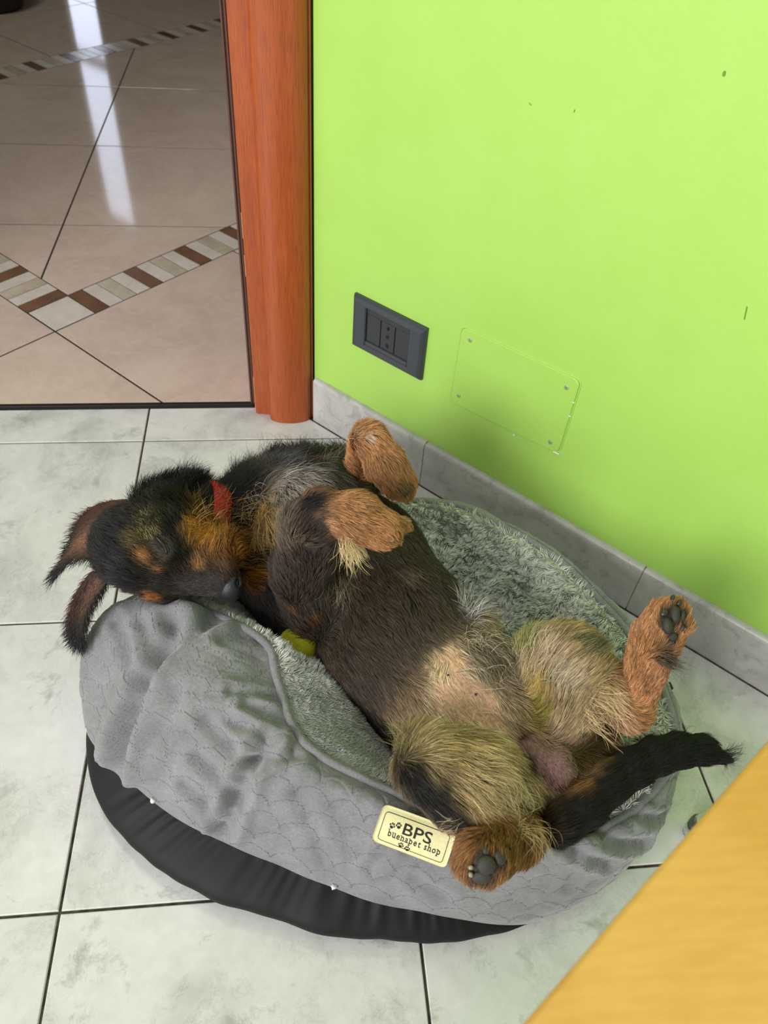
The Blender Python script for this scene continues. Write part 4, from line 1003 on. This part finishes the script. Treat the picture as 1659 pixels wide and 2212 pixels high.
spot(1130, 1400, .016, lin(146, 146, 84), .020, None, iv(-.2, .9), .5); spot(1268, 1400, .013, lin(84, 88, 60), .020, None, iv(.8, .3), .45); spot(1180, 1420, .012, lin(190, 164, 138)); spot(1215, 1480, .018, lin(176, 158, 132)); spot(1150, 1500, .016, lin(176, 152, 92)); spot(1150, 1545, .014, lin(128, 116, 52), .014)  # greenish spots paint the wall's bounced light into the thigh coat
spot(1300, 1500, .016, lin(214, 178, 142), .018, None, iv(.7, -.7)); spot(1330, 1550, .014, lin(196, 152, 120), .016, None, iv(.8, -.5)); 
spot(1425, 1420, .008, lin(70, 66, 54), .020, None, iv(.7, -.4), .6)
spot(1128, 1640, .010, lin(72, 56, 44)); spot(1120, 1585, .007, lin(66, 50, 40), .006)
spot(792, 945, .004, lin(226, 200, 176), .010, f=.8); spot(868, 1048, .010, lin(120, 98, 60)); spot(700, 1130, .006, lin(196, 146, 108)); spot(664, 1094, .012, lin(26, 25, 24), .010); spot(668, 1150, .012, lin(58, 48, 42))
spot(600, 1010, .018, lin(80, 80, 84), .034); spot(690, 985, .018, lin(96, 96, 72), .034); spot(640, 1030, .02, lin(110, 108, 108), .03); spot(720, 1015, .018, lin(70, 72, 48)); spot(510, 1030, .020, lin(28, 27, 27), .03)
spot(620, 1050, .024, lin(178, 168, 162)); spot(655, 1035, .016, lin(160, 152, 148)); spot(600, 1085, .012, lin(170, 158, 140)); spot(570, 1100, .014, lin(176, 140, 90)); spot(620, 1160, .018, lin(118, 104, 88), .022); spot(590, 1190, .018, lin(84, 72, 60), .02)
# face
spot(335, 1288, .0075, lin(150, 98, 52), .008); spot(318, 1206, .0075, lin(150, 104, 58), .010); spot(350, 1228, .005, lin(130, 92, 62), .007); spot(300, 1165, .010, lin(120, 104, 62), f=.55)
spot(380, 1180, .010, lin(70, 64, 60), .007); spot(400, 1190, .007, lin(40, 40, 32)); spot(412, 1096, .006, lin(150, 118, 46), .02, None, HL); spot(370, 1150, .016, lin(36, 35, 28), .010); spot(388, 1098, .013, lin(38, 36, 27), .016); spot(396, 1198, .011, lin(38, 35, 30), .008); spot(412, 1196, .010, lin(40, 37, 30), .009); spot(418, 1164, .011, lin(40, 38, 28), .010); spot(402, 1132, .012, lin(38, 36, 27), .012); spot(398, 1170, .010, lin(38, 35, 30), .009); spot(385, 1195, .010, lin(40, 37, 33), .008)
spot(340, 1120, .016, lin(40, 42, 24), f=.8); spot(300, 1090, .016, lin(32, 33, 24)); spot(270, 1240, .02, lin(42, 42, 45), .016); spot(250, 1160, .018, lin(34, 34, 36), .018)
spot(462, 1258, .013, lin(58, 52, 54), .0025, 1., -HF, .1); spot(430, 1268, .013, lin(62, 56, 57), .003, None, -HF, .12); spot(395, 1258, .010, lin(54, 50, 50), .005, None, -HF, .15); spot(485, 1278, .008, lin(46, 44, 44), .002, .3)
spot(430, 1222, .007, lin(150, 108, 72), .008, None, HL); spot(440, 1160, .018, lin(166, 118, 42), .018, None, HL*.9+HF*.2, .35); spot(500, 1180, .016, lin(160, 108, 40), .022, None, HL*.8+HF*.6, .45)
spot(470, 1302, .012, lin(104, 60, 32), .006); spot(410, 1295, .010, lin(26, 23, 22), .006); spot(540, 1240, .012, lin(140, 92, 34), .02, None, HF*.5+HL*.6)
spot(395, 1040, .012, lin(26, 27, 22), .030, None, HL+.3*HF, .7)
e1, e2 = on_dog(335, 1158)[0], on_dog(361, 1197)[0]
for f in np.linspace(0, 1, 6):
    q = e1*(1-f)+e2*f; d = np.linalg.norm(BV-q, axis=1); w = np.clip(1.5-d/.0035, 0, 1); vden[:] *= 1-w; w2 = np.clip(2.2-d/.0045, 0, 1); vlen[:] = vlen*(1-w2)+.0035*w2; vlift[:] = vlift*(1-w2)+.1*w2; vcol[:] = vcol*(1-.6*w2[:, None])+.6*w2[:, None]*np.array(lin(78, 70, 64)); vskin[:] = vskin*(1-w[:, None])+np.array(lin(40, 34, 34))*w[:, None]

PADS = [(1441, 1352, 22, 36, .1), (1457, 1328, 21, 40, -.05), (1473, 1330, 11, 24, -.15), (1473, 1358, 10, 22, .25), (1453, 1376, 18, 22, -.5), (1447, 1392, 22, 22, -.5)]
PADS2 = [(1050, 1868, 42, 42, .3), (1040, 1894, 44, 30, .2), (1079, 1852, 28, 34, .5), (1050, 1838, 16, 22, .3)]
for x, y, w, h, a in PADS+PADS2+[(1434, 1326, 16, 14, 0), (1018, 1872, 12, 12, 0)]: spot(x, y, max(w, h)*.00024, lin(70, 58, 46), .004, .06, skin=lin(60, 50, 42), jag=.1)
dog_base = at(900, 1400, .05)
dog = thing('dog', 'small black and tan rough-coated dog asleep on its back, belly up in the grey bed', 'dog', tuple(dog_base))
# ---- ears: cupped flaps joined to the body mesh
def ear(base_a, base_b, tip, wid, cup, nrm_hint, rows=16, cols=12, thick=.0032, bend=None):
    """a leaf from the base edge a-b to the tip; returns verts, quads, params"""
    a, b, tp = map(np.asarray, (base_a, base_b, tip)); mid = (a+b)/2; V = []; T = []
    side = (b-a); L = tp-mid; nh = nrm(np.asarray(nrm_hint)-nrm(L)*(np.asarray(nrm_hint)@nrm(L))); sd = nrm(side-nrm(L)*(side@nrm(L))); hw0 = np.linalg.norm(side)/2
    for sgn in (1, -1):
        for i in range(rows+1):
            t = i/rows; c = mid+L*t+(bend*(t*(1-t)*4) if bend is not None else 0)
            w = (hw0*(1-t)+wid*t)*math.sqrt(max(0, 1-max(0, (t-.68)/.32)**2.6))+.0008
            for j in range(cols+1):
                s = j/cols*2-1; p = c+sd*w*s+nh*(cup*(s*s)*(1-.6*t)+sgn*thick/2*math.sqrt(max(0, 1-s**4))*(1 if t < .97 else .3))
                V.append(p); T.append((t, s, sgn))
    K = (rows+1)*(cols+1); Q = []
    for i in range(rows):
        for j in range(cols):
            a_ = i*(cols+1)+j; Q.append((a_, a_+1, a_+cols+2, a_+cols+1)); Q.append((K+a_, K+a_+cols+1, K+a_+cols+2, K+a_+1))
    for i in range(rows):
        for j in (0, cols):
            a_ = i*(cols+1)+j; n_ = a_+cols+1; Q.append((a_, n_, K+n_, K+a_) if j == 0 else (a_, K+a_, K+n_, n_))
    for j in range(cols): a_ = rows*(cols+1)+j; Q.append((a_, a_+1, K+a_+1, K+a_))
    return np.array(V), np.array(Q), np.array(T), nh
EARS = [ear(at(296, 1080, .200), at(246, 1212, .204), at(142, 1218, .150), .030, .011, TOW+.4*UP+.3*RT, bend=iv(-.010, .012, .006)),
        ear(at(205, 1226, .186), at(232, 1256, .180), at(165, 1388, .122), .0080, .004, TOW+.3*RT+.1*UP, bend=iv(-.004, .003, .008))]
allV, allQ, allS = [BV], [BQ], [vskin]; off = len(BV); EINFO = []
for e_, (ev, eq, et, nh) in enumerate(EARS):
    n_ = vert_normals(ev, eq); K = len(ev)//2
    if (n_[:K]@nh).mean() < 0: eq = eq[:, ::-1]
    inner = (et[:, 2] > 0); t_, s_ = et[:, 0], et[:, 1]
    pk = np.clip(1.25-np.abs(s_-.25)*1.5, 0, 1)*np.clip(1.35-t_*1.3, 0, 1)*inner*(1 if e_ == 0 else .5)
    cpk = np.array(lin(150, 104, 92)); cdk = np.where((s_ < -.2)[:, None], np.array(lin(72, 42, 28)), np.array(lin(30, 26, 25)))*np.clip(1.1-t_*.7, .35, 1)[:, None]
    allV.append(ev); allQ.append(eq+off); allS.append(cdk*(1-pk[:, None])+cpk*pk[:, None]); EINFO.append((ev, eq, et, nh)); off += len(ev)
me = np_mesh('body', np.concatenate(allV), np.concatenate(allQ)); ca = me.attributes.new('skin', 'FLOAT_COLOR', 'POINT')
ca.data.foreach_set('color', np.c_[np.concatenate(allS), np.ones(off)].astype(np.float32).ravel())
body = link('body', me, M['skin'], dog)

# ---- hair
def hair_object(name, roots, dirs0, dirs1, lens, cols, rad, parent, m, npt=5, kind='stuff', label=None, curl=0.):
    n = len(roots); t = np.linspace(0, 1, npt)
    rm = lambda a: a/np.maximum(np.linalg.norm(a, axis=-1, keepdims=True), 1e-9)
    P = np.empty((n, npt, 3)); P[:, 0] = roots; step = lens/(npt-1)
    for k in range(1, npt):
        f = (k-.5)/(npt-1); d = rm(dirs0*(1-f)+dirs1*f); P[:, k] = P[:, k-1]+d*step[:, None]
    if curl:
        ph = RNG.uniform(0, 6.28, n); sx = rm(np.cross(dirs1, [0.2, .3, 1])); P += (sx[:, None]*np.sin(ph[:, None]+t[None]*4.5)[..., None]*(curl*lens[:, None]*t[None])[..., None])
    return hair_points(name, P, cols, rad, parent, m, kind, label)
def hair_points(name, P, cols, rad, parent, m, kind='stuff', label=None):
    n, npt = P.shape[:2]; hc = bpy.data.hair_curves.new(name); hc.add_curves([npt]*n)
    hc.attributes['position'].data.foreach_set('vector', P.astype(np.float32).ravel())
    R = np.broadcast_to(np.asarray(rad)[..., None] if np.ndim(rad) else np.full((n, 1), rad), (n, 1))*np.array([1, .95, .8, .55, .18])[None][:, np.linspace(0, 4, npt).round().astype(int)]
    ra = hc.attributes.get('radius') or hc.attributes.new('radius', 'FLOAT', 'POINT'); ra.data.foreach_set('value', R.astype(np.float32).ravel())
    cc = hc.attributes.new('hair_color', 'FLOAT_COLOR', 'CURVE'); cc.data.foreach_set('color', np.c_[np.clip(cols, 0, 1), np.ones(n)].astype(np.float32).ravel())
    return link(name, hc, m, parent, kind=kind, label=label)
def scatter(V, Q, n, wq):
    A = np.linalg.norm(face_normals(V, Q), axis=1)*.5*wq; f = RNG.choice(len(Q), n, p=A/A.sum())
    u, v = RNG.random(n), RNG.random(n); B = np.stack([(1-u)*(1-v), u*(1-v), u*v, (1-u)*v], 1); return f, B
def interp(arr, Q, f, B): return (arr[Q[f]]*(B[..., None] if arr.ndim > 1 else B)).sum(1)
rmn = lambda a: a/np.maximum(np.linalg.norm(a, axis=-1, keepdims=True), 1e-9)
NH = 340000
BN = vert_normals(BV, BQ); fden = vden[BQ].mean(1)*np.clip(BN[BQ].mean(1)[:, 2]*1.2+1.05, .04, 1)*np.clip(.014/vlen[BQ].mean(1), .45, 1.6)
f, B = scatter(BV, BQ, NH, fden)
R0 = interp(BV, BQ, f, B); N0 = rmn(interp(BN, BQ, f, B)); FL = interp(vflow, BQ, f, B); L0 = interp(vlen, BQ, f, B); LI = interp(vlift, BQ, f, B); C0_ = interp(vcol, BQ, f, B)
wv = np.stack([wob(R0, 22, 40+i, 2) for i in range(3)], 1); FL = FL+wv*.35
FT = FL-N0*(FL*N0).sum(1, keepdims=True); FT = rmn(FT); jit = RNG.normal(size=(NH, 3))
face = np.clip(1.6-np.linalg.norm(R0-HO, axis=1)/.06, 0, 1); messy = np.maximum(np.clip((L0-.010)/.02, .15, 1.), .75*face*np.clip(L0/.008, 0, 1))[:, None]
d0 = rmn(FT*(1-LI*.8)[:, None]+N0*(LI+.12)[:, None]+jit*.16*messy)
d1 = rmn(FT+N0*((LI-.30)*.8)[:, None]+jit*.30*messy+np.array([0, 0, -.08]))
L0 = L0*RNG.uniform(.55, 1.3, NH)*(1+.25*wob(R0, 70, 50, 2))
cj = 1.15*RNG.normal(size=(NH, 1)); light = (RNG.random(NH) < .07)[:, None]
C1_ = C0_*np.exp(.32*cj+.25*wob(R0, 60, 51, 2)[:, None]); C1_ = np.where(light, C1_*.45+.55*np.maximum(C0_*2.2, .03)*np.array([1.1, 1., .85]), C1_)
# gather the strands into small locks
npt = 5; P = np.empty((NH, npt, 3)); P[:, 0] = R0; st = L0/(npt-1)
for k in range(1, npt):
    ff = (k-.5)/(npt-1); P[:, k] = P[:, k-1]+rmn(d0*(1-ff)+d1*ff)*st[:, None]
nl = NH//18; lead = RNG.choice(NH, nl, replace=False); kd = kdtree.KDTree(nl)
for i, q in enumerate(lead): kd.insert(R0[q], i)
kd.balance(); own = np.array([lead[kd.find(p)[1]] for p in R0]); amt = np.clip(.25+.9*wob(R0, 40, 52, 2), .1, .6)
tt = np.linspace(0, 1, npt)**1.3
P += (P[own]-P)*(amt[:, None]*tt[None])[..., None]*.8
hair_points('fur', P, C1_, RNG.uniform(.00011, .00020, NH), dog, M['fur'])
# long stray hairs
def strays(name, specs, col_j=.25):
    Rr, D0, D1, LL, CC = [], [], [], [], []
    for (x, y, rpx, n, ln, d_a, d_b, col) in specs:
        for _ in range(n):
            a = random.uniform(0, 6.28); r = rpx*math.sqrt(random.random()); p, nn = on_dog(x+r*math.cos(a), y+r*math.sin(a))
            if p is None: continue
            j = RNG.normal(size=3)*.22; Rr.append(p); D0.append(nrm(np.asarray(d_a)+j+nn*.4)); D1.append(nrm(np.asarray(d_b)+j+RNG.normal(size=3)*.3)); LL.append(ln*random.uniform(.6, 1.2)); CC.append(np.array(col)*math.exp(col_j*random.gauss(0, 1)))
    return hair_object(name, np.array(Rr), np.array(D0), np.array(D1), np.array(LL), np.array(CC), RNG.uniform(.00010, .00019, len(Rr)), dog, M['fur'], 7, curl=.12)
WH = lin(214, 202, 184)
strays('whiskery_hair', [(1000, 1500, 55, 36, .026, iv(.8, .3, .1), iv(.6, -.5), WH), (1040, 1390, 45, 55, .030, iv(.2, .5, .4), iv(.6, -.8), lin(190, 178, 160)), (1015, 1320, 26, 50, .026, iv(.3, .6, .4), iv(.6, .4), lin(196, 194, 190)),
    (1090, 1440, 30, 30, .026, iv(.3, .5, .3), iv(-.3, -.8), lin(190, 176, 150)), (566, 1075, 28, 36, .036, iv(-.3, .2, .5), iv(.5, -.8), lin(160, 154, 142)), (598, 1045, 26, 60, .030, iv(.2, -.4, .5), iv(.4, -.9), lin(150, 145, 138)),
    (640, 975, 60, 150, .034, iv(-.2, .9, .2), iv(.5, .6), lin(40, 40, 38)), (560, 1005, 45, 140, .036, iv(-.3, .9, .2), iv(.1, .9), lin(28, 27, 27)), (720, 975, 40, 90, .032, iv(.1, .8, .3), iv(.7, .3), lin(120, 120, 80)),
    (520, 1130, 50, 160, .034, HL*.6+HF*.5, HF*.8+HL*.3, lin(160, 118, 68)), (545, 1180, 40, 120, .034, HF*.6+HL*.5, HF+HL*.3, lin(138, 104, 48)), (450, 1110, 40, 110, .026, HL, HL*.7+HF*.5, lin(176, 148, 96)),
    (400, 1045, 32, 150, .030, HL-.1*HF, HL*.8+HF*.4, lin(24, 24, 22)), (330, 1062, 45, 110, .022, HL-.1*HF, HL*.8+HF*.1, lin(26, 25, 24)), (325, 1135, 34, 260, .0075, iv(-.5, .6, .3), iv(-.6, .7, .1), lin(150, 134, 84)), (300, 1185, 18, 60, .007, iv(-.7, .3, .3), iv(-.8, .4, .1), lin(160, 130, 84)), (255, 1075, 25, 24, .032, HL*.9-.3*HF, HL*.8+.4*HF, lin(30, 26, 24)),
    (745, 1170, 22, 110, .030, iv(.3, -.7, .3), iv(.3, -1), lin(226, 200, 150)), (738, 1240, 24, 90, .030, iv(-.1, -.9, .2), iv(-.3, -1), lin(160, 146, 118)),
    (1085, 1695, 32, 110, .030, iv(.8, -.2, .2), iv(.1, -1), lin(172, 156, 116)), (1125, 1790, 20, 50, .034, iv(.5, .2, .3), iv(-.2, -1), lin(176, 154, 104)), (1000, 1780, 22, 30, .02, iv(-.8, .2, .3), iv(-.8, -.3), lin(220, 200, 170)),
    (880, 1600, 25, 70, .024, iv(-.7, .5, .2), iv(-.3, .6), lin(150, 140, 90)), (1290, 1530, 45, 120, .030, iv(.6, -.5, .2), iv(.7, -.6), lin(222, 192, 150)), (1150, 1440, 50, 110, .03, iv(.3, .7, .3), iv(.7, .6), lin(190, 176, 150)),
    (1425, 1420, 12, 40, .026, iv(.8, -.2, .1), iv(.9, -.3), lin(74, 76, 54)), (1560, 1632, 14, 120, .020, iv(.8, .1, .2), iv(.7, .5), lin(18, 17, 17)), (1440, 1600, 60, 40, .012, iv(.3, .7, .1), iv(.7, .5), lin(16, 16, 16)), (780, 930, 22, 40, .018, iv(-.6, .2, .3), iv(-.4, -.7), lin(190, 168, 136))])
# ear fringe
RR, DA, DB, LL, CC = [], [], [], [], []
for e, (ev, eq, et, nh) in enumerate(EINFO):
    n_ = vert_normals(ev, eq)
    ff, BB = scatter(ev, eq, 5200, np.ones(len(eq))); p = interp(ev, eq, ff, BB); tp = interp(et[:, 0], eq, ff, BB); sp = interp(et[:, 1], eq, ff, BB); sg_ = interp(et[:, 2], eq, ff, BB); nn = rmn(interp(n_, eq, ff, BB))
    ax = nrm(ev[et[:, 0] > .95].mean(0)-ev[et[:, 0] < .05].mean(0)); sdv = nrm(ev[(et[:, 1] > .95)].mean(0)-ev[(et[:, 1] < -.95)].mean(0))
    edge = np.clip((np.abs(sp)-.7)/.3, 0, 1)+np.clip((tp-.8)/.2, 0, 1)
    RR.append(p); DA.append(ax*.8+nn*.25+sdv*(sp*.5*edge.clip(0, 1))[:, None]+RNG.normal(size=p.shape)*.15); DB.append(ax*.9+nn*.02+sdv*(sp*.4*edge.clip(0, 1))[:, None]+np.array([0, 0, -.15])+RNG.normal(size=p.shape)*.22)
    base_l = np.where(sg_ > 0, .005, .008); LL.append((base_l+(.013 if e == 0 else .009)*np.clip(edge, 0, 1)*np.clip(.4+tp, 0, 1))*RNG.uniform(.6, 1.2, len(p)))
    pk = (np.clip(1.25-np.abs(sp-.25)*1.6, 0, 1)*np.clip(1.3-tp*1.4, 0, 1)*(sg_ > 0)*(1 if e == 0 else .45))[:, None]; c_ = np.where((sp < -.35)[:, None], np.array(lin(70, 42, 28)), np.array(lin(28, 26, 26))); c_ = c_*(1-pk)+np.array(lin(150, 104, 74))*pk
    tipd = np.clip((tp-.55)/.3, 0, 1)[:, None]; CC.append((c_*(1-tipd)+np.array(lin(24, 23, 23))*tipd)*np.exp(.3*RNG.normal(size=(len(p), 1))))
RR, DA, DB, LL, CC = map(np.concatenate, (RR, DA, DB, LL, CC))
hair_object('ear_fringe', RR, rmn(DA), rmn(DB), LL, CC, RNG.uniform(.00015, .00026, len(RR)), dog, M['fur'], 5)

# ---- nose, eye, pads, claws, collar
def blob(name, c, ax, m, parent=dog, sub=3, fn=None, label=None):
    """ellipsoid from three semi-axis vectors"""
    bm = bmesh.new(); bmesh.ops.create_icosphere(bm, subdivisions=sub, radius=1.)
    A = np.array(ax)
    for v in bm.verts:
        q = np.array(v.co); s = fn(q) if fn else 1.; v.co = Vector(c+(q*s)@A)
    return link(name, bm_mesh(name, bm, True), m, parent, label=label)
NSD = nrm(TOW*.55+RT*.70+UP*.30); NSL = nrm(np.array([NSD@HF, NSD@HD_, NSD@HL]))
def nose_fn(q):
    s = 1.
    for sg in (1, -1):                 # nostrils: comma-shaped pits at the front, one each side, and the groove between
        c0 = nrm(NSL*np.array([1, 1, sg])); d = np.array(q)-c0; s -= .40*math.exp(-((d[0]/.20)**2+(d[1]/.24)**2+(d[2]/.15)**2))
        d = np.array(q)-nrm(c0+np.array([-.25, -.45, .15*sg])); s -= .20*math.exp(-((d[0]/.25)**2+(d[1]/.2)**2+(d[2]/.12)**2))
    return s-.10*math.exp(-(q[2]/.07)**2)*max(0, q[0]-.3)
nc = hp(9.95, .40, -.35)
blob('nose', nc, (HF*.0125, HD_*.0135, HL*.0165), M['nose'], sub=5, fn=nose_fn, label='black leathery nose')
blob('nostril', nc+(HF*.0125*NSL[0]+HD_*.0135*NSL[1]+HL*.0165*NSL[2])*.72, (RT*.0022, UP*.0040, TOW*.0018), M['dark'], sub=3)
ep = []
for fq in np.linspace(0, 1, 9):
    p, nn = on_dog(335*(1-fq)+361*fq+5*math.sin(fq*3.14), 1158*(1-fq)+1197*fq)
    ep.append(p+nn*.0007)
ed = np.mean([on_dog(348, 1178)[1]], 0)
V, F = tube(ep, [.0004+.0016*math.sin(q*3.14)**.7 for q in np.linspace(0, 1, 9)], 8); link('eyelid', mesh('eyelid', V, F, True), M['dark'], dog, label='closed dark eyelid')
ep2 = [p-nrm(ed)*.0006+iv(.0022, -.0008) for p in ep[1:-1]]
V, F = tube(ep2, [.0004+.0014*math.sin(q*3.14)**.7 for q in np.linspace(0, 1, 7)], 8); link('eyelid', mesh('eyelid', V, F, True), M['nose'], dog)
def pad(px, py, w, h, ang, m='pad', th=.35, name='paw_pad', lift_=.0):
    p, nn = on_dog(px, py)
    if p is None: return
    nn = nrm(nn*.5+TOW*.5); dist = (p-EYE)@FW; k = dist/FOC; a = nrm(RT*math.cos(ang)+UP*math.sin(ang)); a = nrm(a-nn*(a@nn)); b = np.cross(nn, a)
    rw, rh = w*k/2, h*k/2; o = blob(name, p+nn*(rh*th*.15+lift_), (a*rw, b*rh, nn*rh*th*1.2), M[m])
    wv_ = np.linalg.norm(BV-p, axis=1); return o
for x, y, w, h, a in PADS: pad(x, y, w, h, a, th=.55)
for x, y, w, h, a in ((1452, 1298, 11, 20, -.5), (1464, 1304, 11, 18, -.7), (1434, 1326, 19, 15, .6)): pad(x, y, w, h, a, 'claw', .6, 'claw', .003)
for x, y, w, h, a in PADS2: pad(x, y, w, h, a, th=.5)
for x, y, w, h, a in ((1018, 1870, 12, 10, .3), (1018, 1884, 11, 12, .3)): pad(x, y, w, h, a, 'clawlight', .8, 'claw', .003)
for x, y, w, h, a in ((1006, 1905, 12, 10, .3),): pad(x, y, w, h, a, 'claw', .8, 'claw', .002)
for x, y, w, h, a in ((873, 1065, 22, 16, .5),): pad(x, y, w, h, a, 'pad', .6)
for x, y, w, h, a in ((880, 1128, 10, 6, .0), (845, 1166, 9, 6, -.5)): pad(x, y, w, h, a, 'clawlight', .8, 'claw', .002)
p_, n_ = on_dog(968, 1458)
for q in ((968, 1459), (1028, 1500)):
    p_, n_ = on_dog(*q); blob('nipple', p_+n_*.0004, (RT*.0012, UP*.0012, TOW*.001), M['nose'], sub=2)
# collar: a flat band round the neck
cc = at(452, 1128, .172); cax = nrm(RT*.86-TOW*.46-UP*.18); cu = nrm(UP-cax*(UP@cax)); cv = np.cross(cax, cu); V = []; F = []; sg = 64; cr = .0435; hw_ = .0095
for k in range(sg):
    a = 6.28319*k/sg
    for o_, r_ in ((-hw_, cr-.0010), (-hw_, cr+.0010), (-hw_*.5, cr+.0016), (hw_*.5, cr+.0016), (hw_, cr+.0010), (hw_, cr-.0010)): V.append(cc+cax*o_+(cu*math.cos(a)+cv*math.sin(a))*r_)
for k in range(sg):
    for j in range(6): F.append((k*6+j, k*6+(j+1) % 6, ((k+1) % sg)*6+(j+1) % 6, ((k+1) % sg)*6+j))
link('collar', mesh('collar', V, F, True), M['collar'], dog, label='red webbing collar')

# ------------------------------------------------------------------ fleece pile
lv = Gl.reshape(-1, 3); lq = Ql; ln_v = vert_normals(lv, lq)
if ln_v[:, 2].mean() < 0: lq = lq[:, ::-1]; ln_v = -ln_v
NF = 120000; rowt = np.tile(np.linspace(0, 1, Gl.shape[1])[None], (Gl.shape[0], 1)).ravel(); wf = np.clip((.93-rowt[lq].mean(1))*4, 0, 1)*np.clip(rowt[lq].mean(1)*14-.4, 0, 1)
f, B = scatter(lv, lq, NF, wf); R0 = interp(lv, lq, f, B); N0 = rmn(interp(ln_v, lq, f, B))
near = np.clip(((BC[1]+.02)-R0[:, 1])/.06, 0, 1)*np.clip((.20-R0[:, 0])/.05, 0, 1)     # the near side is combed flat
cl = np.stack([wob(R0, 55, 60+i, 2) for i in range(3)], 1); down = np.array([0, 0, -1.])-N0*(-N0[:, 2:3]); down = rmn(down)
d0 = rmn(N0*(1-.55*near)[:, None]+cl*.75*(1-.3*near)[:, None]+down*(.25+.5*near)[:, None]+RNG.normal(size=R0.shape)*.18); d1 = rmn(d0+down*.35+cl*.5+RNG.normal(size=R0.shape)*.25)
LF = RNG.uniform(.0065, .0105, NF)*(1-.50*near)
npt = 4; P = np.empty((NF, npt, 3)); P[:, 0] = R0
for k in range(1, npt): ff = (k-.5)/(npt-1); P[:, k] = P[:, k-1]+rmn(d0*(1-ff)+d1*ff)*(LF/(npt-1))[:, None]
nl = NF//26; lead = RNG.choice(NF, nl, replace=False); kd = kdtree.KDTree(nl)
for i, q in enumerate(lead): kd.insert(R0[q], i)
kd.balance(); own = np.array([lead[kd.find(p)[1]] for p in R0]); P += (P[own]-P)*(np.linspace(0, 1, npt)[None]*(.40-.28*near)[:, None])[..., None]
cf = np.array(lin(226, 229, 221))*(1-.52*near)[:, None]*np.exp(.12*RNG.normal(size=(NF, 1))+.10*wob(R0, 30, 66, 2)[:, None])  # near-side strands coloured darker, painting in the shade there
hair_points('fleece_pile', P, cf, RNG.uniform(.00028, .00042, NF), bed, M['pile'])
